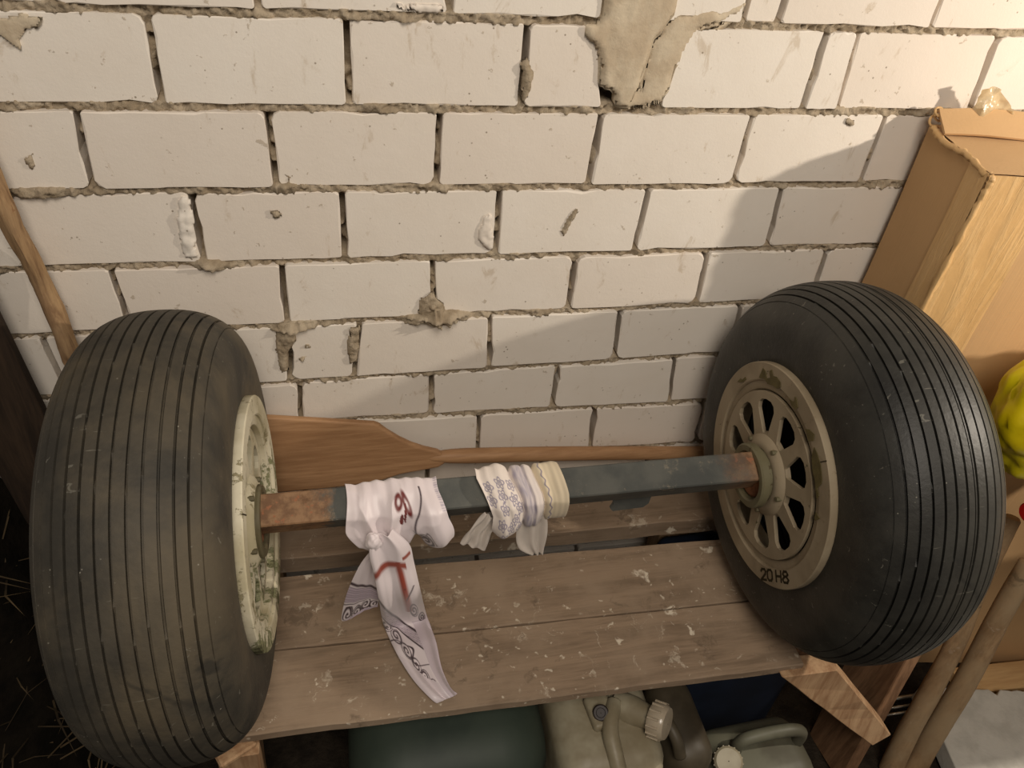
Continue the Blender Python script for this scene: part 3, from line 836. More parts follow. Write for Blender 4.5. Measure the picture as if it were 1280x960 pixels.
def wrap(name, parent, mat, edges, sag, pattern, nu=110, nv=110, wr=0.0035, seed=1.0, conv=None, off=0.005, lobes=None, v0=radians(62), v1=radians(345)):
    """cloth wound round the axle: edges gives the s range at each angle; sag bulges it below."""
    P, cols = [], []
    for i in range(nv):
        tv = i / (nv - 1); ang = v0 + (v1 - v0) * tv
        row = []
        sl, sr = edges(tv)
        for j in range(nu):
            u = j / (nu - 1); s = sl + (sr - sl) * u
            # angle measured from +AU over up towards the viewer
            y, z = cos(ang), sin(ang)
            yc, zc = cos(ang + radians(17)), sin(ang + radians(17))
            r = SQ / math.sqrt(2) / (abs(yc) ** 1.35 + abs(zc) ** 1.35) ** (1 / 1.35) + off
            r += sag(u, tv)
            k = 1.1 * noise.noise(Vector((u * 5 + seed, tv * 1.8, seed))) + 0.5 * noise.noise(Vector((u * 13, tv * 3.0, seed + 4)))
            if conv:
                du, dv = u - conv[0], (tv - conv[1]) * 1.6
                a_ = math.atan2(du, -dv); rad = math.hypot(du, dv)
                k += 2.2 * (1 - 2 * abs(sin(a_ * 4.5 + seed + 1.5 * noise.noise(Vector((rad * 3, a_, seed)))))) * math.exp(-rad * 1.6) * min(1, rad * 4)
            r += wr * k
            if lobes: r += lobes(u, tv)
            r = max(r, SQ / math.sqrt(2) / (abs(yc) + abs(zc)) + 0.002)
            row.append(axis_pt(s) + Vector((0, 0, 0.015)) + (AU * y + AV * z) * r)
            cols.append(pattern(u, tv))
        P.append(row)
    return sheet(name, P, parent, mat, cols)
def s_of(px, py, Y):
    return (atY(px, py, Y) - A0).dot(AX)

# white satin scarf
sc1 = thing('satin_scarf', 'white satin scarf with maroon scroll print knotted round the axle, long tail on the planks', 'scarf', (atY(490, 650, -0.37).x, -0.375, BZ))
sa, sb = s_of(432, 640, -0.365), s_of(560, 640, -0.365)
st = s_of(546, 606, -0.34)
def sstep(a, b, x):
    x = max(0.0, min(1.0, (x - a) / (b - a))); return x * x * (3 - 2 * x)
W1 = None
def ed1(tv):
    w = sb - sa
    return (sa + 0.003 * sin(tv * 9) + 0.34 * w * sstep(0.46, 0.74, tv), st + (sb - st) * sstep(0.08, 0.5, tv) + 0.05 * w * sstep(.4, .55, tv) - 0.34 * w * sstep(0.58, 0.80, tv))
def sag1(u, tv):
    c = math.exp(-((tv - 0.64) / 0.17) ** 2)
    return c * (0.026 + 0.012 * math.exp(-((u - 0.25) / 0.24) ** 2) + 0.016 * math.exp(-((u - 0.85) / 0.16) ** 2) - 0.014 * math.exp(-((u - 0.58) / 0.07) ** 2)) + 0.006 * math.exp(-((u - .86) / .1) ** 2) * sstep(.15, .4, tv)
def pat1(u, tv):
    c = WHITE.copy()
    el = lambda cx, cy, rx, ry, a: math.hypot(((u - cx) * cos(a) + (tv - cy) * sin(a)) / rx, (-(u - cx) * sin(a) + (tv - cy) * cos(a)) / ry)
    k = max(line(el(.535, .25, .030, .055, .25) - 1, .45), line(el(.615, .27, .024, .085, -.2) - 1, .5), 1.0 if el(.540, .41, .020, .060, .22) < 1 else 0, 1.0 if el(.585, .36, .012, .10, .2) < 1 else 0)
    if 0.45 < u < 0.68 and 0.12 < tv < 0.50: c = c * (1 - k) + MAROON * k
    e = 0.70 + 0.09 * sin(tv * 7 + 0.4)
    if 0.12 < tv < 0.6: k = line(u - e, 0.009); c = c * (1 - k) + INK * k
    if 0.50 < tv < 0.75 and 0.60 < u < 0.82:
        k = max(scroll(u, tv, (.68, .60), .06, .010), scroll(u, tv, (.76, .66), .05, .010, 1.5, 2, -1), line(tv - .56 - .04 * sin(u * 40), .008)); c = c * (1 - k) + INK * k
    if u > 0.955 and tv < 0.35:
        c = c * 0.6 + BLUE * 0.4 if int(tv * 90) % 2 else c
    if u < 0.25 and tv > 0.63: k = max(scroll(u, tv, (.1, .68), .05, .012), line(u - .16, .012)); c = c * (1 - k) + INK * k
    return c
wrap('wrapped_band', sc1, M_SCARF, ed1, sag1, pat1, 130, 120, 0.0042, 2.0, (0.36, 0.66))
# knot
kc = atY(467, 677, -0.404)
V, F = [], []
for i in range(25):
    for j in range(32):
        t, p = pi * i / 24, 2 * pi * j / 32
        d = Vector((sin(t) * cos(p), sin(t) * sin(p), cos(t)))
        r = 1 + 0.08 * sin(p * 2 + 4 * t) + 0.14 * noise.noise(d * 2.5)
        V.append(kc + Vector((d.x * 0.0125, d.y * 0.012, d.z * 0.0155)) * r)
for i in range(24):
    for j in range(32): F.append([i * 32 + j, i * 32 + (j + 1) % 32, (i + 1) * 32 + (j + 1) % 32, (i + 1) * 32 + j])
o = mesh_obj('knot', V, F, M_SCARF, sc1, True); set_color(o, [WHITE] * len(V))
def pat_tail(u, t):
    c = WHITE.copy()
    # red-brown ornament at the top, black piping, scroll border, lilac hem
    d = t - 0.215 - 0.05 * (u - 0.45) ** 2 * 4
    k = line(d, 0.018) if u < 0.78 else 0
    k = max(k, line(u - (0.60 + 0.22 * (t - 0.2)), 0.075) if 0.20 < t < 0.44 else 0, line(t - .185, .012) if 0.72 < u < 0.95 else 0)
    if k: c = c * (1 - k) + RED * k
    e = (t - 0.36) - 0.34 * u                   # the diagonal border on the left half
    if u < 0.62:
        k = line(e, 0.010); c = c * (1 - k) + INK * k
        if 0.010 < e < 0.075: c = LILAC * 0.85 if int(e * 300) % 3 else c * .9
        k = line(e - 0.08, 0.006); c = c * (1 - k) + INK * k
        if 0.09 < e < 0.27:
            k = line(e - 0.18 - 0.05 * sin(t * 48), 0.008)
            for q in range(8):
                k = max(k, scroll(u * 0.40 + 0, t, (0.03 + 0.032 * q, 0.50 + 0.066 * q), 0.034, 0.0052, 1.4, q * 1.4, 1 if q % 2 else -1))
            c = c * (1 - k) + INK * k
        if e > 0.27: c = c * 0.80 + LILAC * 0.2
    else:
        if t > 0.5: c = LILAC * 0.55 + WHITE * 0.45
        if 0.33 < t < 0.52:
            k = max(line(t - 0.33 + 0.2 * (u - .62), 0.008), line(t - 0.38 + 0.2 * (u - .62), .004), scroll(u * .4, t, (.30, .44), .032, .0055), scroll(u * .4, t, (.35, .50), .026, .0055)); c = c * (1 - k) + INK * k
    return c
T = lambda a, b, d: (atY(*a, d[0]), atY(*b, d[1])) if d[0] > -0.9 else None
def onb(a, b, h=0.006): return (atZ(*a, BZ + h), atZ(*b, BZ + h))
ribbon('long_tail', [(atY(464, 668, -0.398), atY(492, 664, -0.398)), (atY(461, 690, -0.408), atY(512, 682, -0.400)), (atY(467, 716, -0.410), atY(518, 704, -0.400)), (atY(474, 752, -0.410), atY(526, 740, -0.400)),
                     onb((480, 782), (533, 768), 0.016), onb((496, 818), (545, 800), 0.013), onb((516, 850), (552, 832), 0.010), onb((537, 873), (562, 856), 0.010), onb((546, 879), (572, 868), 0.004)],
       sc1, M_SCARF, pat_tail, 1.6, 0.0065, 280, 90, 3.0, 0.8, 0.005)
def pat_short(u, t):
    c = WHITE * 0.9
    x, y = u, t
    k = line(t - 0.40 - .02 * u, 0.014); c = c * (1 - k) + INK * k
    if 0.43 < t < 0.60: c = LILAC * (0.75 if int(t * 120) % 3 else 1.1)
    k = line(t - 0.615, 0.006); c = c * (1 - k) + INK * k
    k = 0
    for q in range(4): k = max(k, scroll(u, t * 0.9, (0.16 + 0.24 * q, 0.69 + .05 * (q % 2)), 0.12, 0.022, 1.4, q * 1.7, 1 if q % 2 else -1))
    if 0.64 < t < 0.9: c = c * (1 - k) + INK * k
    if t > 0.9: c = LILAC
    return c
ribbon('short_tail', [(atY(462, 690, -0.392), atY(474, 694, -0.396)), (atY(447, 712, -0.390), atY(476, 716, -0.392)), (atY(434, 740, -0.388), atY(477, 744, -0.390)), (atY(427, 770, -0.386), atY(474, 748, -0.388)), (atY(429, 776, -0.386), atY(472, 757, -0.388))],
       sc1, M_SCARF, pat_short, 1.2, 0.003, 140, 70, 6.0)

# cotton bandana, wound tighter, with blue print
sc2 = thing('cotton_bandana', 'crumpled white and cream cotton bandana with fine blue print tied round middle of the axle', 'scarf', (atY(645, 640, -0.37).x, -0.375, BZ))
ba, bb = s_of(597, 610, -0.36), s_of(706, 620, -0.365)
def ed2(tv):
    l = ba + 0.022 * min(1, max(0, (tv - 0.12) / 0.3))
    return (l, bb - 0.012 * max(0, 0.3 - tv) / 0.3 - 0.012 * max(0, tv - 0.6))
def lob2(u, tv):
    g = -0.011 * math.exp(-((u - 0.40 - 0.05 * tv) / 0.030) ** 2) - 0.009 * math.exp(-((u - 0.69 - .03 * tv) / 0.028) ** 2) - 0.004 * math.exp(-((u - .56) / .02) ** 2)
    return g + 0.006 + 0.005 * math.exp(-((u - 0.2) / .14) ** 2) * (1 if tv < .7 else .4)
def sag2(u, tv):
    return math.exp(-((tv - 0.60) / 0.16) ** 2) * (0.020 * math.exp(-((u - 0.2) / .2) ** 2) + 0.010 * math.exp(-((u - 0.55) / .12) ** 2) + 0.008)
def pat2(u, tv):
    c = CREAM * 0.5 + WHITE * 0.5
    if u < 0.40 + .05 * tv:
        k = 0
        for q, (cx, cy) in enumerate(((.20, .27), (.34, .20), (.06, .30), (.37, .37), (.24, .50), (.36, .52), (.2, .66), (.08, .20), (.22, .18), (.18, .36), (.32, .30), (.30, .44), (.16, .58), (.30, .60), (.12, .47), (.26, .74))):
            d = math.hypot((u - cx) / 1.0, (tv - cy) * 1.2); a = math.atan2(tv - cy, u - cx)
            k = max(k, line(d - 0.042 - 0.010 * sin(5 * a + q), 0.006), line(d - 0.020, 0.005), 0.9 if d < 0.009 else 0)
        c = c * (1 - k * .85) + BLUE * k * .85
    elif u < 0.69 + .03 * tv:
        k = (0.55 + 0.45 * noise.noise(Vector((u * 50, tv * 14, 2)))) * (0.8 if 0.43 < u < 0.58 else 0.25)
        k = max(0, k)
        c = c * (1 - k) + BLUE * 1.15 * k
    else:
        c = BEIGE * 0.55 + CREAM * 0.45
        e = u - 0.76 - .03 * tv
        k = line(e - 0.012 * sin(tv * 80), 0.008)
        c = c * (1 - k * .8) + BLUE * k * .8
        c = c * (0.93 + 0.07 * sin(u * 90))
    return c
wrap('wrapped_band', sc2, M_COTTON, ed2, sag2, pat2, 170, 150, 0.0048, 5.0, None, 0.005, lob2)
plain = lambda u, t: (CREAM * 0.6 + WHITE * 0.4) * (0.82 + 0.1 * sin(u * 14))
ribbon('frayed_end', [(atY(606, 640, -0.375), atY(622, 652, -0.38)), (atY(588, 660, -0.372), atY(614, 668, -0.376)), (atY(575, 679, -0.370), atY(606, 688, -0.374))], sc2, M_COTTON, plain, 2.5, 0.004, 40, 36, 2.0)
ribbon('hanging_loop', [(atY(650, 640, -0.372), atY(682, 634, -0.372)), (atY(645, 664, -0.372), atY(684, 655, -0.372)), (atY(648, 684, -0.372), atY(682, 674, -0.372)), (atY(664, 693, -0.370), atY(678, 692, -0.370))], sc2, M_COTTON, plain, 2.2, 0.0045, 48, 40, 7.0, 0.5)

# ------------------------------------------------------------------ paddle leaning at the wall
oar = thing('wooden_paddle', 'varnished wooden paddle with broad blade leaning on the bricks behind the axle', 'paddle', (0.4, -0.05, BZ))
def tilt_pt(px, py):            # a plane that leans: foot off the wall, top touching it
    n = Vector((0, 1, -0.215)).normalized(); o = Vector((0, -0.030, -0.742)); d = Vector(ray(px, py)); c = Vector(CAM_C)
    return c + d * ((o - c).dot(n) / d.dot(n))
outline = [(330, 522), (400, 526), (468, 530), (474, 532), (485, 540), (500, 549), (515, 556), (530, 561), (548, 565), (556, 570), (556, 580), (548, 585), (532, 588), (515, 591), (500, 594), (478, 601), (455, 606), (400, 612), (330, 618)]
Pn = [tilt_pt(*q) for q in outline]
nb = Vector((0, 1, -0.215)).normalized()
def rounded_slab(P, th, nrm, bev):
    n = len(P); V = []; cen = sum(P, Vector()) / n
    bm = bmesh.new()
    a = [bm.verts.new(p) for p in P]; b = [bm.verts.new(p + nrm * th) for p in P]
    bm.faces.new(a); bm.faces.new(b[::-1])
    for i in range(n): bm.faces.new([a[i], a[(i + 1) % n], b[(i + 1) % n], b[i]])
    bmesh.ops.recalc_face_normals(bm, faces=bm.faces)
    rim_e = [e for e in bm.edges if len(set(e.verts) & set(a)) == 2 or len(set(e.verts) & set(b)) == 2]
    bmesh.ops.bevel(bm, geom=rim_e, offset=bev, segments=3, profile=0.5, affect='EDGES')
    return bm_data(bm)
v, f = rounded_slab(Pn, 0.017, nb, 0.005)
bl = mesh_obj('blade', v, f, M_OAR, oar)
h0, h1 = tilt_pt(520, 574), Vector((0.905, -0.030, -0.918))
h0 = h0 + nb * 0.008
cpts = [h0.lerp(h1, t) + Vector((0, 0, 0.004 * sin(t * pi))) for t in np.linspace(0, 1, 20)]
rad = [0.004, 0.011, 0.0150, 0.0165] + [0.0165 - 0.0001 * i for i in range(16)]
v, f = tube_data(cpts, rad, 16); mesh_obj('shaft', v, f, M_OAR, oar, True)

# ------------------------------------------------------------------ tall cardboard box at the right
M_CARD = mat_cardboard('brown_cardboard', (198, 162, 118), (184, 148, 106))
M_TAPE = mat_cardboard('taped_cardboard', (210, 172, 118), (194, 154, 104), 0.55, 0.14)
M_FILM = mat_plain('crinkled_tape_film', (206, 184, 144), 0.25, 0.5, bump=0.4, bscale=80, trans=0.35)
BT, BB_ = -0.145, FLOOR_Z
bx0 = Vector((1.128, -0.016, 0)); ang = radians(-9.2)
ux = Vector((cos(ang), sin(ang), 0)); uy = Vector((sin(-ang) * -1 * -1, cos(ang), 0)); uy = Vector((-sin(ang), cos(ang), 0))
carton = thing('cardboard_carton', 'tall taped cardboard carton standing against the brick wall behind the right tyre', 'box', (1.6, -0.25, FLOOR_Z))
BW, BD, BH = 1.05, 0.205, BT - BB_
b_off = bx0 - uy * 0.0
def cb(a, d, z):     # a along the front, d out from the wall side, z world height
    return Vector((b_off.x, b_off.y, 0)) + ux * a - uy * d + Vector((0, 0, z))
def grid_face(fn, n, m):
    V = [fn(i / n, j / m) for i in range(n + 1) for j in range(m + 1)]
    F = [[i * (m + 1) + j, (i + 1) * (m + 1) + j, (i + 1) * (m + 1) + j + 1, i * (m + 1) + j + 1] for i in range(n) for j in range(m)]
    return V, F
# back right foot of the box stays off the wall because the box is turned
def dent(p, k=0.004): return p + Vector((noise.noise(p * 4), noise.noise(p * 4 + Vector((5, 0, 0))), 0)) * k
faces = [grid_face(lambda s, t: cb(s * BW, BD, BB_ + t * BH), 24, 24), grid_face(lambda s, t: cb(0, BD * (1 - s), BB_ + t * BH), 8, 24),
         grid_face(lambda s, t: cb(BW, BD * s, BB_ + t * BH), 6, 20), grid_face(lambda s, t: cb(s * BW, BD * (1 - t), BT), 24, 8), grid_face(lambda s, t: cb(BW * (1 - s), 0, BB_ + t * BH), 10, 10), grid_face(lambda s, t: cb(s * BW, BD * t, BB_), 6, 4)]
v, f = merge(*faces)
v = [dent(Vector(p)) if p[2] > FLOOR_Z + 0.01 else p for p in v]
mesh_obj('carton_body', v, f, M_CARD, carton)
def tape(fn, n, m, name='packing_tape', wrk=0.0016, seed=0.0, mat=M_TAPE):
    V, F = grid_face(fn, n, m)
    out = []
    for p in V:
        q = dent(Vector(p))
        out.append(q + Vector((-0.5, -1, 0.3)) * wrk * (0.6 + noise.noise(Vector((q.x * 30, q.y * 30, q.z * 5 + seed))) + 0.5 * noise.noise(Vector((q.x * 90, q.y * 90, q.z * 14 + seed)))))
    o = mesh_obj(name, out, F, mat, carton, True)
    return o
tape(lambda s, t: cb(s * 0.118, BD + 0.0022, BB_ + t * (BH + 0.001)), 24, 90)
tape(lambda s, t: cb(-0.0022, BD - (1 - s) * 0.055, BB_ + t * BH), 12, 90, seed=4)
tape(lambda s, t: cb(0.0 + s * BW, BD * (1 - t) + 0.001, BT + 0.003), 60, 20, seed=9, wrk=0.0022, mat=M_CARD)
# crushed tape along the left top corner
v, f = tube_data(smooth_path([cb(-0.004, 0.02, BT + 0.004), cb(-0.004, 0.08, BT - 0.002), cb(-0.003, 0.14, BT + 0.004), cb(0.0, 0.19, BT - 0.002), cb(0.006, BD + 0.002, BT - 0.004), cb(0.003, BD + 0.003, BT - 0.03), cb(0.0, BD + 0.003, BT - 0.12), cb(0.0, BD + 0.002, BT - 0.3)], 10),
                 [0.005 + 0.003 * noise.noise(Vector((i * 0.7, 0, 0))) for i in range(71)], 8, True, 0.8, 3.0)
mesh_obj('tape_ridge', v, f, M_TAPE, carton, True)
# loose flap along the back of the top, and the film bunched behind it
V, F = grid_face(lambda s, t: cb(-0.006 + s * BW, 0.062 - 0.045 * t, BT + 0.010 + 0.026 * t + 0.006 * sin(s * 9) * t + 0.004 * noise.noise(Vector((s * 8, t, 0)))), 40, 5)
o = mesh_obj('flap', V, F, M_CARD, carton); md = o.modifiers.new('t', 'SOLIDIFY'); md.thickness = 0.004
for k, (a, d, r) in enumerate(((0.000, 0.012, 0.012), (0.003, 0.010, 0.009), (-0.003, 0.016, 0.008))):
    p = cb(a, d, BT + 0.012 + k * 0.009)
    v, f = tube_data([p + Vector((r * cos(t), 0.006 * sin(t) , r * 0.7 * sin(t))) for t in np.linspace(0, 5.4, 14)], 0.0022, 6, True, 0.5, k)
    mesh_obj('tape_curl', v, f, M_TAPE, carton, True)
def film(s, t):
    p = cb(0.05 + 0.10 * s, 0.014 + 0.012 * sin(s * 9) * (1 - t) , BT + 0.022 + t * (0.052 - 0.03 * s + 0.012 * sin(s * 6)))
    return p + Vector((noise.noise(p * 40), 0.6 * noise.noise(p * 45 + Vector((3, 0, 0))), 0.5 * noise.noise(p * 38))) * 0.006 + Vector((0, noise.noise(p * 110), 0)) * 0.006 - Vector((0, 0.006, 0))
V, F = grid_face(film, 26, 14); mesh_obj('tape_film', V, F, M_FILM, carton, True)

# ------------------------------------------------------------------ poles, leg side clutter
def pole(name, p0, p1, r0, r1, label, cat, mat, n=18, seg=24, bend=0.004, wob=0.10, seed=1.0):
    p0, p1 = Vector(p0), Vector(p1)
    pts = [p0.lerp(p1, i / seg) + Vector((bend * sin(i / seg * pi * 1.3), bend * sin(i * 0.4), 0)) for i in range(seg + 1)]
    rad = [r0 + (r1 - r0) * i / seg for i in range(seg + 1)]
    ee = (p1 - p0).normalized() * 0.004; pts = [pts[0] - ee * .1] + pts + [pts[-1] + ee]; rad = [rad[0] * 0.85] + rad + [rad[-1] * 0.8]
    v, f = tube_data(pts, rad, n, True, wob, seed)
    o = mesh_obj(name, v, f, mat, None, True, origin=p0)
    sharpen(o, 50)
    return tag(o, label, cat)
def line_at_floor(a, b, xa, xb):
    """points of a slanted pole seen through two pixels, at two chosen x; run down to the floor."""
    def onx(px, py, x):
        d = ray(px, py); return Vector(CAM_C + d * (x - CAM_C[0]) / d[0])
    A, B = onx(*a, xa), onx(*b, xb)
    d = (B - A); t = (FLOOR_Z + 0.012 - A.z) / d.z
    return A, A + d * t
pa, pb = line_at_floor((1266, 648), (1118, 953), 1.43, 1.33)
pole('wooden_pole', pb, pa, 0.0255, 0.0175, 'shorter dusty round wooden pole leaning right beside the right tyre, its rough end in view', 'pole', M_POLE, seed=2.0)
pa, pb = line_at_floor((1278, 722), (1146, 955), 1.47, 1.385)
pole('wooden_pole', pb, pa + (pa - pb) * 0.06, 0.0265, 0.0215, 'smoother round wooden pole in front of the foam board, running out of frame', 'pole', M_POLE, seed=6.0, bend=0.002, wob=0.03)

# branch and dark board on the left
b0, b1 = atY(88, 447, -0.035), atY(-25, 190, -0.035)
bd = (b1 - b0).normalized(); foot = b0 - bd * ((b0.z - BZ - 0.006) / bd.z)
pole('tree_branch', foot, b1 + bd * 0.2, 0.0165, 0.014, 'crooked bark-stripped branch leaning on the wall behind the left tyre', 'branch', M_BRANCH, 14, 60, 0.006, 0.35, 4.0)
c0, c1 = atY(-2, 366, -0.05), atY(62, 485, -0.06)
e0, e1 = atY(-60, 380, -0.05), atY(44, 560, -0.06)
mid_t, mid_b = atY(-62, 380, -0.055), atY(22, 540, -0.065)
dv = (mid_b - mid_t); dv = dv / dv.z
top_p = mid_t + dv * (0.10 - mid_t.z); bot_p = mid_t + dv * (FLOOR_Z + 0.003 - mid_t.z)
v, f = beam_data(bot_p, top_p, 0.022, 0.110, (0, 1, 0), 0.002)
m_, L_ = beam_mat(bot_p, top_p, (1, 0, 0))
v, f = box_data((0.022, 0.115, L_), 0.002, 1, m_)
tag(mesh_obj('dark_board', v, f, M_DARKBOARD, None, origin=bot_p), 'dark brown plank leaning on the wall at the left edge', 'plank')
g0, g1 = atZ(-70, 878, FLOOR_Z + 0.05), atZ(190, 1020, FLOOR_Z + 0.05)
pole('round_log', g0, g1, 0.032, 0.032, 'brown round log lying on the ground in the bottom left corner', 'log', M_POLE, 16, 12, 0.002, 0.08, 9.0)

# dark heap of brush at the left
M_HEAP = mat_plain('dark_brush', (26, 22, 17), 0.95, 0.05, var=(16, 14, 11), scale=20, bump=1.0, bscale=50)  # coloured near-black so the shade beside the tyre holds under the fill
M_STRAW = mat_plain('dry_straw', (88, 74, 54), 0.9, 0.1, var=(48, 40, 30), scale=6)
heap = thing('brush_heap', 'dark heap of dry grass and twigs piled left of the left tyre', 'brush heap', (-0.75, -0.35, FLOOR_Z))
def heap_z(x, y):
    h = 0.97 * math.exp(-((x + 0.78) / 0.36) ** 4) * math.exp(-((y + 0.02) / 0.50) ** 2)
    return FLOOR_Z + h * (1 + 0.12 * noise.noise(Vector((x * 6, y * 6, 1)))) + 0.03 * noise.noise(Vector((x * 18, y * 18, 3))) * min(1, h * 8)
V, F = grid_face(lambda s, t: Vector((-1.25 + s * 0.93, -0.95 + t * 0.90, heap_z(-1.25 + s * 0.93, -0.95 + t * 0.90))), 60, 60)
mesh_obj('heap_core', V, F, M_HEAP, heap, True)
rs = random.Random(5); SV, SF = [], []
for k in range(900):
    x, y = rs.uniform(-1.1, -0.36), rs.uniform(-0.85, -0.05)
    p = Vector((x, y, heap_z(x, y) + 0.004)); a = rs.uniform(0, 2 * pi); L = rs.uniform(0.04, 0.16)
    d = Vector((cos(a), sin(a), rs.uniform(-0.3, 0.7))).normalized(); sd = d.cross(Vector((0, 0, 1))).normalized() * rs.uniform(0.0008, 0.002)
    c = p + d * L * 0.5 + Vector((0, 0, 0.015)); e = p + d * L + Vector((rs.uniform(-.02, .02), rs.uniform(-.02, .02), -0.01))
    c.y = min(c.y, -0.045); e.y = min(e.y, -0.045)
    b = len(SV); SV += [p - sd, p + sd, c + sd, c - sd, e]; SF += [[b, b + 1, b + 2, b + 3], [b + 3, b + 2, b + 4]]
tag(mesh_obj('straw', SV, SF, M_STRAW, heap), kind='stuff')

# ------------------------------------------------------------------ cans under the bench
M_GREEN = mat_plain('dull_green_plastic', (56, 65, 56), 0.55, 0.35, var=(46, 55, 48), scale=6)
M_MILK = mat_plain('milky_plastic', (158, 150, 128), 0.45, 0.4, var=(128, 117, 94), scale=9)
M_OLIVE = mat_plain('grimy_pale_plastic', (98, 97, 82), 0.5, 0.35, var=(80, 77, 64), scale=10)
M_GREY = mat_plain('brown_grey_plastic', (76, 68, 54), 0.5, 0.35, var=(58, 51, 40), scale=9)
M_BLUE = mat_plain('dark_blue_plastic', (28, 36, 52), 0.5, 0.4, var=(22, 28, 40), scale=8)
M_CAP = mat_plain('dark_cap', (40, 30, 28), 0.5, 0.4)
M_CLEAR = mat_plain('cloudy_clear_cap', (206, 190, 166), 0.2, 0.5, trans=0.4)
def rbox(name, c, size, bev, mat, parent, rotz=0.0, rot=None, seg=5):
    m = Matrix.Translation(c) @ (Matrix.Rotation(rotz, 4, 'Z') if rot is None else rot)
    v, f = box_data(size, bev, seg, m)
    o = mesh_obj(name, v, f, mat, parent, True); sharpen(o, 60)
    return o
def lathe(name, p, axis, prof, mat, parent, n=28):
    p = Vector(p); ax = Vector(axis).normalized(); u = ax.orthogonal().normalized(); w = ax.cross(u)
    V, F = [], []; k = len(prof)
    for i in range(n):
        t = 2 * pi * i / n
        for a, r in prof: V.append(p + ax * a + (u * cos(t) + w * sin(t)) * r)
    for i in range(n):
        for j in range(k - 1): F.append([i * k + j, ((i + 1) % n) * k + j, ((i + 1) % n) * k + j + 1, i * k + j + 1])
    o = mesh_obj(name, V, F, mat, parent, True); sharpen(o, 40); return o
def can(name, xy, top, size, bev, mat, parent, rotz=0.0):
    h = top - FLOOR_Z - 0.001
    return rbox(name, (xy[0], xy[1], FLOOR_Z + 0.001 + h / 2), (size[0], size[1], h), bev, mat, parent, rotz)
# green can
g = thing('green_jerrycan', 'big dull green plastic jerrycan under the bench front, beneath the scarf tail', 'jerrycan', (0.22, -0.42, FLOOR_Z))
can('can_body', (0.235, -0.475), -1.06, (0.37, 0.29), 0.10, M_GREEN, g, 0.0)
lathe('can_cap', (0.10, -0.42, -1.05), (0, 0, 1), [(-0.02, 0.03), (0.03, 0.03), (0.034, 0.026), (0.034, 0.001)], M_CAP, g)
# milky can
w_ = thing('milky_jerrycan', 'dirty milky white jerrycan with dark plug and clear cap beside the green jerrycan', 'jerrycan', (0.54, -0.45, FLOOR_Z))
can('can_body', (0.528, -0.50), -1.085, (0.205, 0.27), 0.05, M_MILK, w_)
hp = atZ(757, 915, -1.13)
v, f = tube_data(smooth_path([atZ(768, 878, -1.075), atZ(764, 895, -1.072), atZ(763, 915, -1.075), atZ(768, 940, -1.085), atZ(776, 975, -1.11)], 8), 0.0155, 14)
mesh_obj('can_handle', v, f, M_MILK, w_, True)
rbox('can_shoulder', atZ(797, 956, -1.15), (0.080, 0.075, 0.09), 0.024, M_MILK, w_)
rbox('plug_recess', atZ(750, 890, -1.08), (0.048, 0.066, 0.022), 0.008, M_MILK, w_, 0.1)
pc = atZ(751, 891, -1.066)
lathe('plug', pc, (Vector(CAM_C) - pc), [(-0.004, 0.015), (0.004, 0.015), (0.006, 0.013), (0.006, 0.009), (0.003, 0.008), (0.003, 0.001)], M_CAP, w_, 20)
k0, k1 = atZ(782, 886, -1.09), atZ(812, 897, -1.075)
kd = (k1 - k0).normalized()
lathe('spout', k0, kd, [(-0.02, 0.030), (0.02, 0.028), (0.045, 0.022), (0.075, 0.022)], M_MILK, w_)
lathe('screw_cap', k0 + kd * 0.052, kd, [(0.0, 0.030), (0.004, 0.033), (0.026, 0.033), (0.032, 0.029), (0.033, 0.001)], M_CLEAR, w_)
for q in range(14):
    t = 2 * pi * q / 14; u = kd.orthogonal().normalized(); ww = kd.cross(u); p = k0 + kd * 0.054 + (u * cos(t) + ww * sin(t)) * 0.033
    v, f = tube_data([p, p + kd * 0.022], 0.0026, 6); mesh_obj('cap_rib', v, f, M_CLEAR, w_)
# brownish can behind it
gb = thing('brown_jerrycan', 'grimy brown-grey plastic jerrycan with rounded side, right of the milky jerrycan', 'jerrycan', (0.72, -0.40, FLOOR_Z))
can('can_body', (0.696, -0.52), -1.135, (0.100, 0.20), 0.045, M_GREY, gb)
v, f = tube_data(smooth_path([atZ(826, 888, -1.115), atZ(836, 905, -1.10), atZ(846, 925, -1.11), atZ(850, 945, -1.14)], 8), 0.012, 10); mesh_obj('can_handle', v, f, M_GREY, gb, True)
# olive can with a bar handle
ol = thing('pale_olive_jerrycan', 'pale olive jerrycan with bar handle and ribbed cap, near the slanting bench leg', 'jerrycan', (0.90, -0.47, FLOOR_Z))
oc = atZ(945, 945, -1.24)
can('can_body', (0.872, -0.575), -1.24, (0.235, 0.155), 0.045, M_OLIVE, ol, 0.03)
h_a, h_b = atZ(922, 932, -1.225), atZ(1000, 920, -1.225)
v, f = tube_data(smooth_path([h_a + Vector((0, 0, -0.02)), h_a + Vector((0.004, 0, 0.018)), h_a.lerp(h_b, 0.3) + Vector((0, 0, 0.034)), h_a.lerp(h_b, 0.75) + Vector((0, 0, 0.036)), h_b + Vector((-0.004, 0, 0.018)), h_b + Vector((0, 0, -0.02))], 8), 0.013, 12)
mesh_obj('can_handle', v, f, M_OLIVE, ol, True)
cp = atZ(908, 952, -1.23)
lathe('screw_cap', cp, (-0.25, -0.35, 0.9), [(-0.02, 0.022), (0.004, 0.022), (0.004, 0.028), (0.028, 0.028), (0.032, 0.024), (0.032, 0.001)], M_MILK, ol)
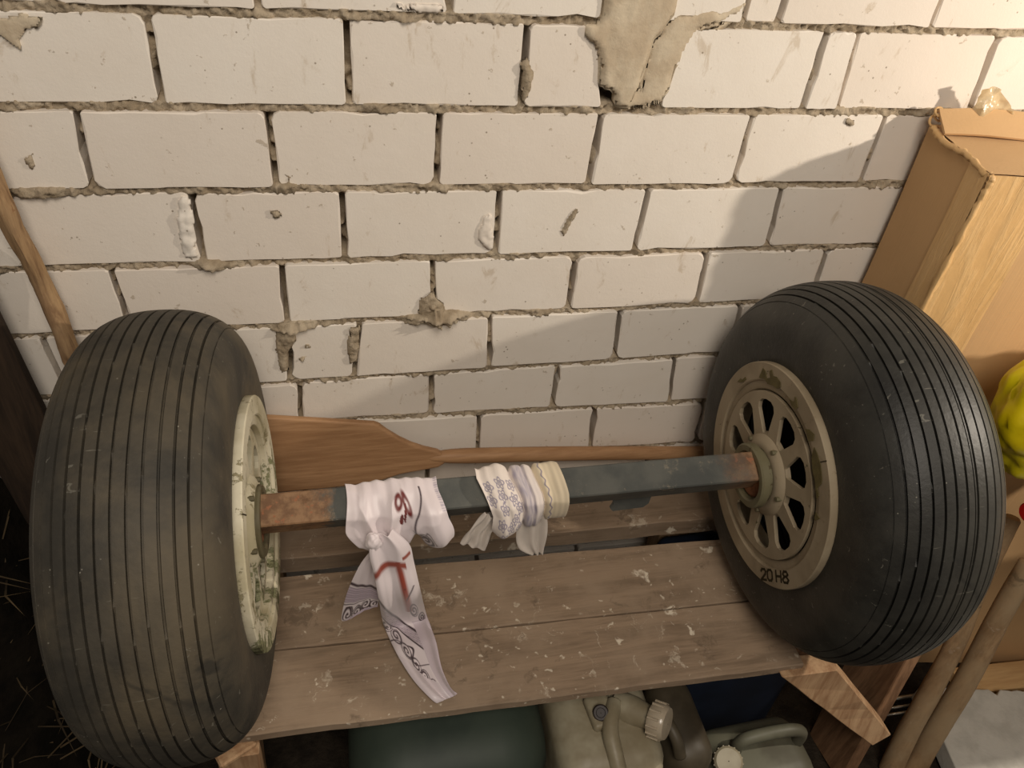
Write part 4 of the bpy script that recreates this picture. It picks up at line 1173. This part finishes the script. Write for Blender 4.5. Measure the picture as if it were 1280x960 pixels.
for q in range(16):
    ax = Vector((-0.25, -0.35, 0.9)).normalized(); t = 2 * pi * q / 16; u = ax.orthogonal().normalized(); ww = ax.cross(u); p = cp + ax * 0.006 + (u * cos(t) + ww * sin(t)) * 0.028
    v, f = tube_data([p, p + ax * 0.02], 0.002, 6); mesh_obj('cap_rib', v, f, M_MILK, ol)
# blue tub behind
bt = thing('blue_tub', 'dark blue plastic tub in the shade under the right half of the bench', 'tub', (0.82, -0.22, FLOOR_Z))
can('tub_body', (0.925, -0.26), -1.07, (0.31, 0.27), 0.03, M_BLUE, bt)
rbox('rim_band', (0.925, -0.26, -1.24), (0.322, 0.282, 0.022), 0.008, M_BLUE, bt)

# ------------------------------------------------------------------ right side clutter
M_FOAM = mat_plain('grey_white_foam', (196, 194, 186), 0.85, 0.2, var=(180, 178, 170), scale=18, bump=0.5, bscale=26)
fz = FLOOR_Z + 0.07
fl0, fl1 = atZ(1150, 858, fz), atZ(1300, 864, fz)
fd = (fl1 - fl0).normalized(); fn_ = Vector((fd.y, -fd.x, 0))
V, F = [], []
n = 40
top = []
for i in range(n + 1):
    p = fl0 + fd * (0.62 * i / n)
    jag = 0.006 * noise.noise(Vector((i * 0.9, 0, 0))) + (0.012 if i == 13 else 0)
    top.append(p + fn_ * jag)
P = top + [top[-1] + fn_ * 0.5, top[0] + fn_ * 0.5]
v, f = rounded_slab(P, -0.06, Vector((0, 0, 1)), 0.004)
tag(mesh_obj('foam_slab', v, f, M_FOAM, None, origin=P[0]), 'grey-white foam board with pitted surface lying on the floor in the bottom right corner', 'foam board')
M_PLYW = mat_wood('pale_board', (206, 172, 124), (184, 146, 100), 'X', None, 1.0, 0.0)
p0, p1 = atZ(1195, 855, FLOOR_Z + 0.02), atZ(1330, 840, FLOOR_Z + 0.02)
v, f = beam_data(p0, p1, 0.07, 0.036, (0, 0, 1)); m_, L_ = beam_mat(p0, p1, (0, 0, 1))
v, f = box_data((0.075, 0.036, L_), 0.002, 1, m_)
tag(mesh_obj('pale_batten', v, f, M_PLYW, None, origin=p0), 'pale wooden batten lying on the floor in front of the carton foot', 'batten')
# metal rods behind the poles
M_ROD = mat_plain('bright_steel', (186, 182, 172), 0.3, 0.5, 0.9)
for k, (y, lab) in enumerate(((873, 'uppermost of three short steel rods in the dark gap between brace and poles'), (884, 'middle one of three short steel rods in the dark gap between brace and poles'), (892, 'lowest of three short steel rods in the dark gap between brace and poles'))):
    r0, r1 = atZ(1108, y + 2, FLOOR_Z + 0.014), atZ(1146, y - 4, FLOOR_Z + 0.014)
    v, f = tube_data([r0, r0.lerp(r1, 0.5), r1], 0.006 if k == 0 else 0.004, 8)
    tag(mesh_obj('steel_rod', v, f, M_ROD, None, True, origin=r0), lab, 'rod')
# a side table just beyond the frame carries the yellow bag
M_CRATE = mat_wood('table_pine', (170, 136, 98), (134, 102, 70), 'X')
TT = -0.755
tb = thing('side_table', 'plain wooden side table at the far right edge under the yellow bag', 'table', (1.9, -0.52, FLOOR_Z))
v, f = box_data((0.86, 0.26, 0.022), 0.003, 1, Matrix.Translation((1.87, -0.56, TT - 0.011))); mesh_obj('table_top', v, f, M_CRATE, tb)
for x in (2.02, 2.26):
    for y in (-0.66, -0.46):
        v, f = box_data((0.04, 0.04, TT - 0.022 - FLOOR_Z), 0.002, 1, Matrix.Translation((x, y, (TT - 0.022 + FLOOR_Z) / 2))); mesh_obj('leg', v, f, M_CRATE, tb)
M_RED = mat_plain('red_plastic', (196, 26, 24), 0.4, 0.5)
M_WPL = mat_plain('white_plastic', (214, 206, 194), 0.4, 0.4)
bo_ = thing('white_bottle', 'white plastic bottle with red cap lying under the yellow bag, mostly hidden', 'bottle', (1.42, -0.45, TT))
lathe('bottle_body', (1.335, -0.45, TT + 0.046), (1, 0.0, 0), [(0.0, 0.001), (0.0, 0.016), (0.012, 0.018), (0.03, 0.036), (0.05, 0.045), (0.24, 0.045), (0.25, 0.040), (0.25, 0.001)], M_WPL, bo_)
lathe('bottle_cap', (1.337, -0.45, TT + 0.046), (-1, 0.0, 0), [(-0.004, 0.019), (0.022, 0.019), (0.025, 0.016), (0.025, 0.001)], M_RED, bo_)
M_YEL = mat_plain('yellow_bag_film', (232, 214, 24), 0.35, 0.45, var=(214, 190, 16), scale=7, bump=0.25, bscale=24)
bag = thing('yellow_bag', 'crumpled bright yellow plastic bag at the right edge below the carton', 'bag', (1.45, -0.42, TT))
V, F = [], []
NB, MB_ = 48, 72
bc = Vector((1.385, -0.415, TT + 0.270))
for i in range(NB + 1):
    for j in range(MB_):
        t, p = pi * i / NB, 2 * pi * j / MB_
        d = Vector((sin(t) * cos(p), sin(t) * sin(p), cos(t)))
        r = 1 + 0.16 * noise.noise(d * 1.6 + Vector((3, 1, 2))) + 0.10 * abs(noise.noise(d * 3.6)) - 0.03 * abs(noise.noise(d * 9))
        q = bc + Vector((d.x * 0.225, d.y * 0.10, d.z * 0.155)) * r
        if q.z < TT + 0.0925: q.z = TT + 0.0925
        V.append(q)
for i in range(NB):
    for j in range(MB_): F.append([i * MB_ + j, (i + 1) * MB_ + j, (i + 1) * MB_ + (j + 1) % MB_, i * MB_ + (j + 1) % MB_])
mesh_obj('bag_body', V, F, M_YEL, bag, True)
